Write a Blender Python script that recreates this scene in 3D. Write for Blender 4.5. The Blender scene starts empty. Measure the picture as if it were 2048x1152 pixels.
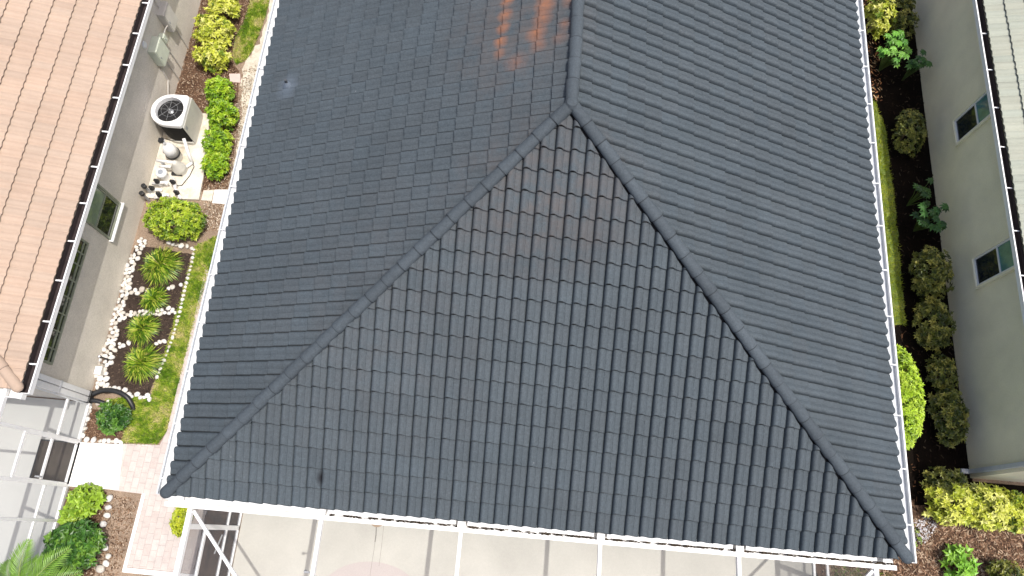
import bpy, bmesh, math, random
from mathutils import Vector, Matrix, Euler, noise
R = math.radians
rnd = random.Random(7)
sc = bpy.context.scene
col = sc.collection

# ------------------------------------------------------------------ camera
CAM = Vector((5.70034, -0.22882, 15.40733)); CROT = Euler((0.334942, -0.0154996, 0.0830106), 'XYZ'); FPX = 1432.79
cd = bpy.data.cameras.new('camera'); cam = bpy.data.objects.new('camera', cd); col.objects.link(cam)
cam.location = CAM; cam.rotation_euler = CROT
cd.sensor_width = 36.0; cd.lens = FPX / 2048 * 36; cd.clip_end = 500
sc.camera = cam
# ------------------------------------------------------------------ light
SX, SY = 0.29, -0.08                      # horizontal lean of the sun per metre of height
w = bpy.data.worlds.new('World'); sc.world = w; w.use_nodes = True
nt = w.node_tree; bg = nt.nodes['Background']; sky = nt.nodes.new('ShaderNodeTexSky')
sky.sky_type = 'NISHITA'; sky.sun_disc = False
sky.sun_elevation = math.atan(1 / math.hypot(SX, SY)); sky.sun_rotation = math.atan2(SX, SY)
sky.air_density = 1.0; sky.dust_density = 5.0; sky.ozone_density = .6
nt.links.new(sky.outputs[0], bg.inputs[0]); bg.inputs[1].default_value = 0.15
ld = bpy.data.lights.new('sun', 'SUN'); ld.energy = 2.45; ld.angle = R(0.5); ld.color = (1, 0.965, 0.91)
sun = bpy.data.objects.new('sun', ld); col.objects.link(sun)
sun.rotation_euler = Vector((SX, SY, 1)).to_track_quat('Z', 'Y').to_euler(); sun.location = (8, -4, 30)
sc.view_settings.view_transform = 'Standard'; sc.view_settings.look = 'None'; sc.view_settings.gamma = 1
sc.view_settings.exposure = 0.5
sc.render.engine = 'CYCLES'

RM = CROT.to_matrix()
def P(px, py, z=0.0):
    """place in the world of a spot measured in the 2048 px photo, at real height z"""
    d = RM @ Vector(((px - 1024) / FPX, -(py - 576) / FPX, -1)); t = (z - CAM.z) / d.z
    return CAM + d * t

# ------------------------------------------------------------------ helpers
def tag(o, label=None, cat=None, group=None, kind=None):
    if label: o['label'] = label
    if cat: o['category'] = cat
    if group: o['group'] = group
    if kind: o['kind'] = kind
    return o
def empty(name, loc, label, cat, group=None):
    o = bpy.data.objects.new(name, None); o.empty_display_size = .1; col.objects.link(o); o.location = loc
    return tag(o, label, cat, group)

class MB:
    def __init__(s): s.v = []; s.f = []; s.c = []; s.m = []; s.cc = None; s.mi = 0
    def face(s, idx):
        s.f.append(idx); s.c.append(s.cc); s.m.append(s.mi)
    def poly(s, pts):
        n = len(s.v); s.v += [tuple(p) for p in pts]; s.face(list(range(n, n + len(pts))))
    def box(s, a, b, bevel=0):
        x0, y0, z0 = a; x1, y1, z1 = b
        if bevel:
            e = bevel; n = len(s.v)
            ring = lambda i, z: [(x0 + i, y0 + e, z), (x0 + e, y0 + i, z), (x1 - e, y0 + i, z), (x1 - i, y0 + e, z), (x1 - i, y1 - e, z), (x1 - e, y1 - i, z), (x0 + e, y1 - i, z), (x0 + i, y1 - e, z)]
            rs = [ring(e * .6, z0), ring(0, z0 + e), ring(0, z1 - e), ring(e * .6, z1)]
            s.rings(rs, True, True); return s
        n = len(s.v)
        s.v += [(x0, y0, z0), (x1, y0, z0), (x1, y1, z0), (x0, y1, z0), (x0, y0, z1), (x1, y0, z1), (x1, y1, z1), (x0, y1, z1)]
        for q in ((0, 3, 2, 1), (4, 5, 6, 7), (0, 1, 5, 4), (1, 2, 6, 5), (2, 3, 7, 6), (3, 0, 4, 7)): s.face([n + i for i in q])
        return s
    def rings(s, rs, cap0=True, cap1=True, closed=True):
        n = len(s.v); k = len(rs[0])
        for r in rs: s.v += [tuple(p) for p in r]
        for i in range(len(rs) - 1):
            for j in range(k if closed else k - 1):
                a = n + i * k + j; b = n + i * k + (j + 1) % k
                s.face([a, b, b + k, a + k])
        if cap0: s.face([n + j for j in reversed(range(k))])
        if cap1: s.face([n + (len(rs) - 1) * k + j for j in range(k)])
        return s
    def tube(s, pts, r, k=10, cap=True):
        pts = [Vector(p) for p in pts]; rs = []; up = Vector((0.13, 0.21, 1)).normalized()
        for i, p in enumerate(pts):
            d = (pts[min(i + 1, len(pts) - 1)] - pts[max(i - 1, 0)]).normalized()
            a = d.cross(up)
            if a.length < .05: a = d.cross(Vector((1, 0, 0)))
            a.normalize(); b = d.cross(a)
            rr = r[i] if isinstance(r, (list, tuple)) else r
            rs.append([p + a * math.cos(t * 2 * math.pi / k) * rr + b * math.sin(t * 2 * math.pi / k) * rr for t in range(k)])
        s.rings(rs, cap, cap); return s
    def bar(s, a, b, w, h):
        """rectangular bar from a to b, w wide (level), h deep"""
        a = Vector(a); b = Vector(b); d = (b - a).normalized(); up = Vector((0, 0, 1))
        if abs(d.z) > .95: up = Vector((0, 1, 0))
        x = d.cross(up).normalized(); y = x.cross(d)
        q = [x * sx * w / 2 + y * sy * h / 2 for sx, sy in ((-1, -1), (1, -1), (1, 1), (-1, 1))]
        s.rings([[a + o for o in q], [b + o for o in q]]); return s
    def lathe(s, c, prof, k=24, axis='Z'):
        c = Vector(c); rs = []
        for r, z in prof:
            ring = []
            for t in range(k):
                A = 2 * math.pi * t / k
                v = Vector((r * math.cos(A), r * math.sin(A), z))
                if axis == 'X': v = Vector((v.z, v.x, v.y))
                if axis == 'Y': v = Vector((v.y, v.z, v.x))
                ring.append(c + v)
            rs.append(ring)
        s.rings(rs); return s
    def build(s, name, mats, parent=None, smooth=False, bevel=0):
        me = bpy.data.meshes.new(name); me.from_pydata(s.v, [], s.f)
        if not isinstance(mats, (list, tuple)): mats = [mats]
        for m in mats: me.materials.append(m)
        if len(mats) > 1:
            for p, mi in zip(me.polygons, s.m): p.material_index = mi
        if any(c is not None for c in s.c):
            at = me.color_attributes.new('tone', 'FLOAT_COLOR', 'CORNER')
            buf = []
            for p, c in zip(me.polygons, s.c):
                cc = c or (1, 1, 1)
                buf += [cc[0], cc[1], cc[2], 1] * len(p.vertices)
            at.data.foreach_set('color', buf)
        if smooth: me.polygons.foreach_set('use_smooth', [True] * len(me.polygons))
        me.update()
        o = bpy.data.objects.new(name, me); col.objects.link(o)
        if parent:
            o.parent = parent; o.matrix_parent_inverse = Matrix.Translation(-Vector(parent.location))
        if bevel:
            b = o.modifiers.new('b', 'BEVEL'); b.width = bevel; b.segments = 2; b.limit_method = 'ANGLE'
        return o

def newmat(name):
    m = bpy.data.materials.new(name); m.use_nodes = True; n = m.node_tree
    return m, n, n.nodes['Principled BSDF'], n.links
def ramp(n, fac, stops, L):
    r = n.nodes.new('ShaderNodeValToRGB'); e = r.color_ramp.elements
    while len(e) < len(stops): e.new(.5)
    for i, (p, c) in enumerate(stops): e[i].position = p; e[i].color = (*c, 1)
    L.new(fac, r.inputs[0]); return r.outputs[0]
def noi(n, L, scale, detail=4, rough=.6, vec=None, dim='3D'):
    t = n.nodes.new('ShaderNodeTexNoise'); t.inputs['Scale'].default_value = scale; t.inputs['Detail'].default_value = detail; t.inputs['Roughness'].default_value = rough
    if vec is None:
        g = n.nodes.new('ShaderNodeNewGeometry'); vec = g.outputs['Position']
    L.new(vec, t.inputs['Vector']); return t.outputs[0]
def mix(n, L, fac, a, b, mode='MIX'):
    m = n.nodes.new('ShaderNodeMix'); m.data_type = 'RGBA'; m.blend_type = mode
    for s, v in ((0, fac), (6, a), (7, b)):
        if hasattr(v, 'links'): L.new(v, m.inputs[s])
        elif isinstance(v, (int, float)): m.inputs[s].default_value = v
        else: m.inputs[s].default_value = (*v, 1)
    return m.outputs[2]
def bump(n, L, h, dist, strength, B):
    b = n.nodes.new('ShaderNodeBump'); b.inputs['Distance'].default_value = dist; b.inputs['Strength'].default_value = strength
    L.new(h, b.inputs['Height']); L.new(b.outputs[0], B.inputs['Normal'])
def grain(name, c1, c2, scale=30, rough=.85, big=1.5, amt=.35, bdist=.004, bs=.6, spec=.3, dirt=None):
    """two-tone surface: fine grain plus broad blotches"""
    m, n, B, L = newmat(name)
    a = noi(n, L, scale, 5, .7); b = noi(n, L, big, 3, .6)
    c = ramp(n, a, [(.3, c1), (.7, c2)], L)
    d = ramp(n, b, [(.3, (1 - amt,) * 3), (.7, (1 + amt * .4,) * 3)], L)
    o = mix(n, L, 1.0, c, d, 'MULTIPLY')
    if dirt:
        k = ramp(n, noi(n, L, 3.1, 6, .75), [(.5, (0, 0, 0)), (.72, (1, 1, 1))], L)
        o = mix(n, L, k, o, dirt)
    L.new(o, B.inputs['Base Color']); B.inputs['Roughness'].default_value = rough; B.inputs['Specular IOR Level'].default_value = spec
    if bs: bump(n, L, a, bdist, bs, B)
    return m
def plain(name, c, rough=.5, metal=0, amt=.08, spec=.5):
    m, n, B, L = newmat(name)
    d = ramp(n, noi(n, L, 6, 5, .7), [(.3, (1 - amt * 2,) * 3), (.7, (1, 1, 1))], L)
    L.new(mix(n, L, 1.0, c, d, 'MULTIPLY'), B.inputs['Base Color'])
    B.inputs['Roughness'].default_value = rough; B.inputs['Metallic'].default_value = metal; B.inputs['Specular IOR Level'].default_value = spec
    return m

# ------------------------------------------------------------------ materials
white = plain('white_paint', (.80, .80, .79), .45, amt=.05)
offwhite = plain('offwhite_aluminium', (.72, .73, .73), .5, amt=.07)
gutterw = plain('gutter_white', (.55, .58, .61), .5, amt=.10)
black = plain('black_plastic', (.02, .021, .023), .45)
greyp = plain('grey_pipe', (.35, .36, .37), .5)
beige = plain('beige_plastic', (.62, .60, .54), .5)
bronze = plain('dirty_gutter_inside', (.035, .022, .022), .8, amt=.3)
stucco_grey = grain('stucco_grey', (.60, .55, .47), (.80, .745, .655), 38, .9, 1.1, .14, .008, .8, .2)
stucco_cream = grain('stucco_cream', (.82, .76, .56), (.94, .89, .69), 40, .9, 1.3, .10, .006, .7, .2)
stucco_main = grain('stucco_main', (.6, .58, .52), (.68, .66, .6), 60, .9)
soil = grain('soil', (.16, .105, .07), (.42, .33, .25), 42, .95, 1.7, .35, .01, .8, .1)
mulch = grain('mulch', (.05, .028, .018), (.20, .12, .08), 60, .95, 2.5, .4, .012, 1, .1)
darkmulch = grain('dark_mulch', (.022, .016, .013), (.085, .062, .05), 70, .95, 3, .4, .012, 1, .1)
shademulch = grain('shaded_mulch', (.003, .002, .0015), (.012, .008, .005), 60, .95, 3, .4, .012, 1, .1)  # darker copy of mulch, the right house's shade put into its colour
sand = grain('sand', (.50, .45, .36), (.70, .66, .56), 45, .95, 3, .25, .006, .6, .1, (.36, .29, .2))
pad = grain('pad_concrete', (.58, .54, .46), (.74, .71, .64), 40, .9, 2.2, .2, .003, .4, .2, (.50, .42, .30))
deckm = grain('deck_coating', (.435, .425, .382), (.478, .467, .42), 30, .85, .8, .12, .002, .4, .3)
deckl = grain('deck_grey', (.42, .425, .405), (.47, .475, .455), 40, .85, .8, .07, .002, .4, .3)
pinkm = grain('deck_pink', (.42, .375, .355), (.46, .415, .395), 40, .85, .8, .06, .002, .4, .3)
slabm = grain('white_slab', (.80, .79, .77), (.85, .84, .82), 20, .8, 2, .05, .001, .2, .3)
stone = None
def stone_mat():
    m, n, B, L = newmat('white_stone')
    oi = n.nodes.new('ShaderNodeObjectInfo')
    c = ramp(n, oi.outputs['Random'], [(0, (.46, .42, .36)), (.25, (.66, .63, .58)), (.7, (.80, .79, .76)), (1, (.60, .59, .58))], L)
    a = noi(n, L, 25, 5, .7)
    d = ramp(n, a, [(.3, (.72, .70, .66)), (.65, (1, 1, 1))], L)
    L.new(mix(n, L, 1.0, c, d, 'MULTIPLY'), B.inputs['Base Color']); B.inputs['Roughness'].default_value = .85
    bump(n, L, a, .006, .5, B); return m
stone = stone_mat()
def lawn_mat(name, a, b, c):
    m, n, B, L = newmat(name)
    k = ramp(n, noi(n, L, 5, 6, .75), [(.3, a), (.5, b), (.72, c)], L)
    f = noi(n, L, 90, 4, .7); d = ramp(n, f, [(.3, (.45, .45, .45)), (.7, (1.1, 1.1, 1.1))], L)
    L.new(mix(n, L, 1.0, k, d, 'MULTIPLY'), B.inputs['Base Color']); B.inputs['Roughness'].default_value = .95
    bump(n, L, f, .02, 1, B); return m
lawnm = lawn_mat('lawn_soil', (.12, .20, .03), (.22, .30, .06), (.40, .38, .17))
def attr_mat(name, rough=.5, trans=0.0, spec=.4, bumpy=False):
    m, n, B, L = newmat(name)
    at = n.nodes.new('ShaderNodeAttribute'); at.attribute_name = 'tone'
    L.new(at.outputs['Color'], B.inputs['Base Color']); B.inputs['Roughness'].default_value = rough; B.inputs['Specular IOR Level'].default_value = spec
    if trans:
        t = n.nodes.new('ShaderNodeBsdfTranslucent'); L.new(at.outputs['Color'], t.inputs['Color'])
        ms = n.nodes.new('ShaderNodeMixShader'); ms.inputs[0].default_value = trans
        L.new(B.outputs[0], ms.inputs[1]); L.new(t.outputs[0], ms.inputs[2]); L.new(ms.outputs[0], n.nodes['Material Output'].inputs[0])
    return m
leafm = attr_mat('leaf', .42, .16, .5)
chipm = attr_mat('wood_chip', .9, 0, .1)
def paver_mat():
    m, n, B, L = newmat('pink_pavers')
    g = n.nodes.new('ShaderNodeNewGeometry')
    mp = n.nodes.new('ShaderNodeMapping'); mp.inputs['Rotation'].default_value[2] = R(90); L.new(g.outputs['Position'], mp.inputs[0])
    b = n.nodes.new('ShaderNodeTexBrick'); L.new(mp.outputs[0], b.inputs['Vector'])
    b.inputs['Scale'].default_value = 1; b.inputs['Brick Width'].default_value = .21; b.inputs['Row Height'].default_value = .14
    b.inputs['Mortar Size'].default_value = .006; b.inputs['Mortar Smooth'].default_value = .3; b.inputs['Bias'].default_value = -.1
    b.inputs['Color1'].default_value = (.53, .46, .43, 1); b.inputs['Color2'].default_value = (.585, .53, .50, 1); b.inputs['Mortar'].default_value = (.46, .40, .375, 1)
    a = noi(n, L, 4.5, 5, .7); d = ramp(n, a, [(.3, (.84, .84, .84)), (.7, (1.06, 1.05, 1.03))], L)
    f = noi(n, L, 60, 4, .7); e = ramp(n, f, [(.3, (.85, .85, .85)), (.7, (1.05, 1.05, 1.05))], L)
    o = mix(n, L, 1., mix(n, L, 1.0, b.outputs[0], d, 'MULTIPLY'), e, 'MULTIPLY')
    L.new(o, B.inputs['Base Color']); B.inputs['Roughness'].default_value = .9
    iv = n.nodes.new('ShaderNodeMath'); iv.operation = 'SUBTRACT'; iv.inputs[0].default_value = 1; L.new(b.outputs['Fac'], iv.inputs[1])
    bump(n, L, iv.outputs[0], .004, .6, B); return m
pavers = paver_mat()
def tile_mat(name, base, var, brown=None, stains=False, rough=.8, grit=.25, spec=.35):
    m, n, B, L = newmat(name)
    at = n.nodes.new('ShaderNodeAttribute'); at.attribute_name = 'tone'
    g = n.nodes.new('ShaderNodeNewGeometry'); pos = g.outputs['Position']
    c = mix(n, L, 1.0, base, at.outputs['Color'], 'MULTIPLY')
    f = noi(n, L, 130, 3, .8); d = ramp(n, f, [(.3, (1 - grit,) * 3), (.7, (1 + grit,) * 3)], L)
    c = mix(n, L, 1.0, c, d, 'MULTIPLY')
    c = mix(n, L, 1.0, c, ramp(n, noi(n, L, 24, 6, .85), [(.3, (1 - grit * .8,) * 3), (.7, (1 + grit * .8,) * 3)], L), 'MULTIPLY')
    a = noi(n, L, .9, 4, .65); d2 = ramp(n, a, [(.35, (1 - var,) * 3), (.65, (1 + var,) * 3)], L)
    c = mix(n, L, 1.0, c, d2, 'MULTIPLY')
    if stains:
        # brown weathering, stronger near the peak; rust bleeding down the left slope near the ridge
        def blob(cx, cy, cz, sx, sy, sz, lo=.0, hi=1.):
            mp = n.nodes.new('ShaderNodeMapping'); mp.vector_type = 'POINT'
            mp.inputs['Scale'].default_value = (1 / sx, 1 / sy, 1 / sz); mp.inputs['Location'].default_value = (-cx / sx, -cy / sy, -cz / sz)
            L.new(pos, mp.inputs[0]); ln = n.nodes.new('ShaderNodeVectorMath'); ln.operation = 'LENGTH'; L.new(mp.outputs[0], ln.inputs[0])
            mr = n.nodes.new('ShaderNodeMapRange'); mr.inputs[1].default_value = 1; mr.inputs[2].default_value = 0; mr.inputs[3].default_value = lo; mr.inputs[4].default_value = hi
            L.new(ln.outputs['Value'], mr.inputs[0]); return mr.outputs[0]
        def mul(a, b):
            x = n.nodes.new('ShaderNodeMath'); x.operation = 'MULTIPLY'; L.new(a, x.inputs[0])
            if hasattr(b, 'links'): L.new(b, x.inputs[1])
            else: x.inputs[1].default_value = b
            return x.outputs[0]
        nz = ramp(n, noi(n, L, 2.6, 5, .7), [(.38, (0, 0, 0)), (.62, (1, 1, 1))], L)
        for bl in (blob(6.0, 5.0, 5.1, 2.0, 1.6, 3, 0, .8), blob(3.4, 3.2, 4.3, 3.0, 3.2, 3, 0, .2), blob(5.3, 8.2, 5.2, 1.6, 2.2, 3, 0, .8)):
            c = mix(n, L, mul(mul(bl, nz), .75), c, brown)
        nf = ramp(n, noi(n, L, 9, 4, .7), [(.3, (.45, .45, .45)), (.65, (1, 1, 1))], L)
        for i, (x, y, s, k) in enumerate(((5.05, 8.95, .15, 1.5), (5.04, 8.63, .13, 1.3), (5.03, 8.35, .14, 1.4), (5.02, 8.08, .13, 1.3), (5.0, 7.8, .13, 1.2), (5.0, 7.55, .11, .7),
                                       (5.72, 8.9, .18, 1.3), (5.72, 8.62, .2, 1.3), (5.71, 8.35, .19, 1.2), (5.68, 8.08, .18, 1.0), (5.6, 7.8, .18, 1.1), (5.65, 7.55, .15, .6), (6.1, 8.3, .13, .6), (6.07, 7.85, .14, .6), (5.2, 9.25, .16, 1.3), (5.7, 9.25, .2, 1.3), (5.3, 7.3, .2, .5), (6.0, 7.6, .15, .4))):
            c = mix(n, L, mul(mul(blob(x, y, 2.7 + .4824 * x, s * 1.2, s * 1.15, .5, 0, k * .75), nf), .85), c, (.38, .135, .045))
        # pale flecks
        sp = n.nodes.new('ShaderNodeTexVoronoi'); sp.inputs['Scale'].default_value = 1.5; L.new(pos, sp.inputs['Vector'])
        c = mix(n, L, ramp(n, sp.outputs['Distance'], [(.008, (.7, .7, .7)), (.022, (0, 0, 0))], L), c, (.30, .31, .31))
        # pale smears by the front eave, one dark spot
        c = mix(n, L, mul(mul(blob(3.2, .3, 2.9, 3.6, .45, 1, 0, 1.), ramp(n, noi(n, L, 11, 5, .8), [(.60, (0, 0, 0)), (.74, (1, 1, 1))], L)), .5), c, (.22, .24, .26))
        c = mix(n, L, blob(2.62, .47, 2.93, .10, .16, .3, 0, 1.2), c, (.008, .009, .012))
        c = mix(n, L, mul(blob(.72, 7.93, 3.05, .33, .38, .3, 0, 1.5), .5), c, (.12, .15, .19))
    L.new(c, B.inputs['Base Color']); B.inputs['Roughness'].default_value = rough; B.inputs['Specular IOR Level'].default_value = spec
    bump(n, L, f, .003, .5, B); return m
CHAR = (.057, .0715, .0825)
tile_dark = tile_mat('charcoal_tile', CHAR, .07, (.105, .083, .074), True, grit=.36)
cap_dark = tile_mat('charcoal_cap', (.052, .065, .076), .08, grit=.34)
tile_tan = tile_mat('terracotta_tile', (.395, .298, .228), .06, grit=.06, spec=.2)
tile_cream = tile_mat('cream_tile', (.33, .345, .285), .05, grit=.07, spec=.2)
def glass_mat(name, c, c2, sc_=3):
    m, n, B, L = newmat(name)
    k = ramp(n, noi(n, L, sc_, 5, .7), [(.35, c), (.7, c2)], L)
    L.new(k, B.inputs['Base Color']); B.inputs['Roughness'].default_value = .06; B.inputs['Specular IOR Level'].default_value = .9
    return m
glass_dark = glass_mat('glass_dark', (.008, .012, .016), (.02, .028, .035))
glass_green = glass_mat('glass_green', (.018, .024, .016), (.05, .058, .036), 8)
glass_teal = glass_mat('glass_teal', (.05, .16, .17), (.10, .26, .26), 4)
glass_sage = glass_mat('glass_sage', (.16, .2, .16), (.26, .31, .26), 4)
def screen_mat(name, dens, c=(.10, .10, .105), graze=0):
    m = bpy.data.materials.new(name); m.use_nodes = True; n = m.node_tree; L = n.links
    for x in list(n.nodes): n.nodes.remove(x)
    out = n.nodes.new('ShaderNodeOutputMaterial'); t = n.nodes.new('ShaderNodeBsdfTransparent'); d = n.nodes.new('ShaderNodeBsdfDiffuse')
    d.inputs[0].default_value = (*c, 1); ms = n.nodes.new('ShaderNodeMixShader'); ms.inputs[0].default_value = dens
    L.new(t.outputs[0], ms.inputs[1]); L.new(d.outputs[0], ms.inputs[2]); L.new(ms.outputs[0], out.inputs[0]); return m
screen_roof = screen_mat('screen_mesh_roof', .07, (.3, .3, .3))
screen_wall = screen_mat('screen_mesh_wall', .52, (.085, .09, .095))
screen_left = screen_mat('screen_mesh_left', .16, (.25, .26, .27))

# ------------------------------------------------------------------ ground
def sheet(name, pts, z, mat, kind='structure', thick=0, sub=0):
    mb = MB(); top = [(p[0], p[1], z) for p in pts]; n = len(pts)
    a = sum(top[i][0] * top[(i + 1) % n][1] - top[(i + 1) % n][0] * top[i][1] for i in range(n))
    if a < 0: top.reverse()
    if thick: mb.rings([[(x, y, z - thick) for x, y, _ in top], top], True, True)
    else: mb.poly(top)
    o = mb.build(name, mat); o['kind'] = kind; return o
def rough_edge(pts, step=.12, amp=.04, seed=1):
    r = random.Random(seed); out = []
    for i in range(len(pts)):
        a = Vector(pts[i][:2]); b = Vector(pts[(i + 1) % len(pts)][:2]); k = max(1, int((b - a).length / step))
        for j in range(k):
            p = a.lerp(b, j / k); out.append((p.x + r.uniform(-amp, amp), p.y + r.uniform(-amp, amp)))
    return out
sheet('ground', [(-300, -300), (300, -300), (300, 300), (-300, 300)], 0, soil)
bed_nw = [(-3.3, 13.5), (-1.95, 13.5), (-1.95, 11.8), (-2.1, 10.7), (-1.9, 10.3), (-1.75, 9.6), (-1.6, 8.9), (-1.5, 8), (-1.45, 7.05), (-3.3, 6.6)]
sheet('mulch_bed', rough_edge(bed_nw, amp=.05), .004, mulch)
sand_nw = [(.4, 15), (-1.45, 15), (-1.5, 12.5), (-1.5, 11.2), (-1.75, 10.7), (-1.8, 10.35), (-1.72, 9.9), (-1.55, 9.2), (-1.45, 8.2), (-1.42, 7), (-1.42, 6.3), (-1.3, 5.9), (.4, 5.9)]
sheet('sand_strip', rough_edge(sand_nw, amp=.05, seed=3), .008, sand)
lawn1 = [(-1.95, 14), (-1.5, 14), (-1.52, 12.5), (-1.55, 11.7), (-1.62, 11.1), (-1.75, 10.62), (-1.98, 10.5), (-2.12, 10.8), (-2.14, 11.3), (-2.02, 11.9)]
sheet('lawn', rough_edge(lawn1, amp=.03, seed=4), .012, lawnm)
lawn2 = [(-1.36, 5.85), (-1.42, 4.8), (-1.47, 3.5), (-1.5, 1.3), (-1.62, 1.02), (-2.38, .98), (-2.40, 1.35), (-2.42, 1.62), (-2.9, 1.68), (-2.95, 1.85), (-2.3, 1.97), (-2.02, 1.97), (-1.98, 2.6), (-1.92, 3.6), (-1.88, 4.8), (-1.86, 5.5)]
sheet('lawn', rough_edge(lawn2, amp=.025, seed=5), .012, lawnm)
bed2 = [(-3.22, 5.4), (-1.9, 5.3), (-1.9, 4.4), (-1.95, 3), (-2.05, 1.95), (-3.22, 2.0)]
sheet('dark_bed', rough_edge(bed2, amp=.03, seed=6), .016, darkmulch)
bed3 = [(-3.2, 1.65), (-2.4, 1.6), (-2.42, 1.0), (-3.2, .98)]
sheet('shrub_bed', rough_edge(bed3, amp=.03, seed=7), .016, mulch)
bed4 = [(-3.2, -.05), (-2.4, -.05), (-2.35, -.9), (-2.2, -2.2), (-3.2, -2.2)]
sheet('shrub_bed', rough_edge(bed4, amp=.04, seed=8), .004, mulch)
# paver path beside and in front of the main house
sheet('paver_path', [(-1.5, 4.95), (.35, 4.95), (.35, -.12), (-.28, -.12), (-.28, -1.42), (-1.64, -1.40), (-1.62, .0), (-2.3, .02), (-2.36, .96), (-1.58, 1.0), (-1.5, 1.3)], .02, pavers)
sheet('path_edging', [(-1.72, -1.48), (-1.645, -1.41), (-1.625, .0), (-1.7, .02)], .022, slabm)
sheet('path_edging', [(-1.72, -1.50), (-.25, -1.52), (-.25, -1.425), (-1.645, -1.41)], .024, slabm)
sheet('mulch_strip', rough_edge([(-.3, -.1), (.40, -.1), (.40, -4), (-.3, -4)], amp=.03), .028, mulch)
slab_top = [P(148, 884, .05), P(246, 889, .05), P(237, 980, .05), P(134, 972, .05)]
sheet('white_slab', slab_top, .05, slabm, thick=.08)
sheet('utility_pad', [(-3.29, 8.98), (-2.28, 8.98), (-2.07, 7.43), (-2.03, 6.66), (-3.29, 6.6)], .06, pad, thick=.1)
# pool decks inside the two screen enclosures
sheet('pool_deck', [(.45, -6), (12.02, -6), (12.02, .4), (.45, .4)], .05, deckm, thick=.08)
cx = P(740, 1195, .05)
sheet('deck_inlay', [(cx.x + 1.0 * math.cos(t * math.pi / 24), cx.y + .66 * math.sin(t * math.pi / 24)) for t in range(48)], .054, pinkm)
sheet('pool_deck', [(-9, -6), (-3.22, -6), (-3.22, 1.75), (-9, 1.75)], .05, deckl, thick=.08)
# right side
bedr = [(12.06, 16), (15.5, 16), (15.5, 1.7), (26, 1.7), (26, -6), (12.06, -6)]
sheet('mulch_bed', bedr, .004, shademulch)
sheet('mulch_bed', rough_edge([(12.1, -.05), (12.9, .9), (13.9, 1.25), (14.9, .95), (16.5, 1.0), (26, .9), (26, -6), (12.1, -6)], amp=.08), .008, mulch)
lawn3 = [(12.3, 5.02), (14.42, 5.02), (14.45, 8), (14.40, 10.2), (14.2, 10.95), (12.3, 10.95)]
sheet('lawn', rough_edge(lawn3, amp=.03, seed=9), .012, lawnm)
lawn4 = [(12.4, -.22), (13.6, -.25), (13.75, -.6), (13.9, -1.5), (12.4, -1.5)]
sheet('lawn', rough_edge(lawn4, amp=.06, seed=10), .012, lawnm)

def inside(pt, poly):
    x, y = pt; c = False; n = len(poly)
    for i in range(n):
        x0, y0 = poly[i][:2]; x1, y1 = poly[(i + 1) % n][:2]
        if (y0 > y) != (y1 > y) and x < (x1 - x0) * (y - y0) / (y1 - y0) + x0: c = not c
    return c
def scatter(poly, n, r):
    xs = [p[0] for p in poly]; ys = [p[1] for p in poly]; k = 0
    while k < n:
        p = (r.uniform(min(xs), max(xs)), r.uniform(min(ys), max(ys)))
        if inside(p, poly): k += 1; yield p
def grass(name, poly, n, pal, h=.05, seed=1, w=.008):
    r = random.Random(seed); mb = MB()
    for x, y in scatter(poly, n, r):
        p = .5 + noise.noise(Vector((x * 2.2, y * 2.2, seed))) * .7 + noise.noise(Vector((x * 9, y * 9, seed + 4))) * .55 + r.uniform(-.2, .2)
        i = min(len(pal) - 1, max(0, int(p * len(pal)))); k = r.uniform(.75, 1.25); mb.cc = tuple(c * k for c in pal[i])
        A = r.uniform(0, 6.283); B = r.uniform(0, 6.283); hh = h * r.uniform(.5, 1.2); l = hh * r.uniform(.4, 1.3)
        dx, dy = math.cos(A) * w * .5, math.sin(A) * w * .5; tx, ty = math.cos(B) * l, math.sin(B) * l
        mb.poly([(x - dx, y - dy, .012), (x + dx, y + dy, .012), (x + tx, y + ty, .012 + hh)])
    o = mb.build(name, leafm); o['kind'] = 'stuff'; return o
LG = [(.10, .21, .01), (.20, .33, .02), (.33, .44, .04), (.47, .50, .11), (.60, .54, .24)]
grass('grass', lawn1, 12000, LG, .05, 1, .018)
grass('grass', lawn2, 20000, LG, .05, 2, .016)
grass('grass', lawn3, 26000, [(.22, .28, .01), (.32, .38, .02), (.44, .48, .05)], .06, 3, .016)
grass('grass', lawn4, 7000, [(.12, .14, .01), (.2, .22, .02), (.28, .26, .05)], .05, 4, .01)
def chips(name, poly, n, pal, seed=1, s=.045, z=.012):
    r = random.Random(seed); mb = MB()
    for x, y in scatter(poly, n, r):
        k = r.uniform(.6, 1.3); c = r.choice(pal); mb.cc = tuple(q * k for q in c)
        A = r.uniform(0, 3.14); a = Vector((math.cos(A), math.sin(A), r.uniform(-.3, .3))) * s * r.uniform(.3, 1); b = Vector((-math.sin(A), math.cos(A), r.uniform(-.5, .5))) * s * r.uniform(.12, .3)
        c0 = Vector((x, y, z + r.uniform(.004, .02)))
        mb.poly([c0 - a - b, c0 + a - b * .6, c0 + a + b, c0 - a + b * .7])
    o = mb.build(name, chipm); o['kind'] = 'stuff'; return o
CH = [(.24, .155, .10), (.16, .095, .055), (.08, .045, .03), (.32, .22, .15), (.20, .13, .085), (.40, .32, .24)]
chips('mulch_chips', bed_nw, 8000, CH, 1, .034)
chips('mulch_chips', bed3, 600, CH[:5], 2, .028)
chips('mulch_chips', [(-3.2, -.05), (-1.75, -.1), (-1.8, -2.2), (-3.2, -2.2)], 2600, CH, 3, .035, .006)
chips('dark_mulch_chips', bed2, 1500, [(.07, .05, .04), (.03, .022, .018), (.13, .095, .07)], 4, .03, .018)
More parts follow.
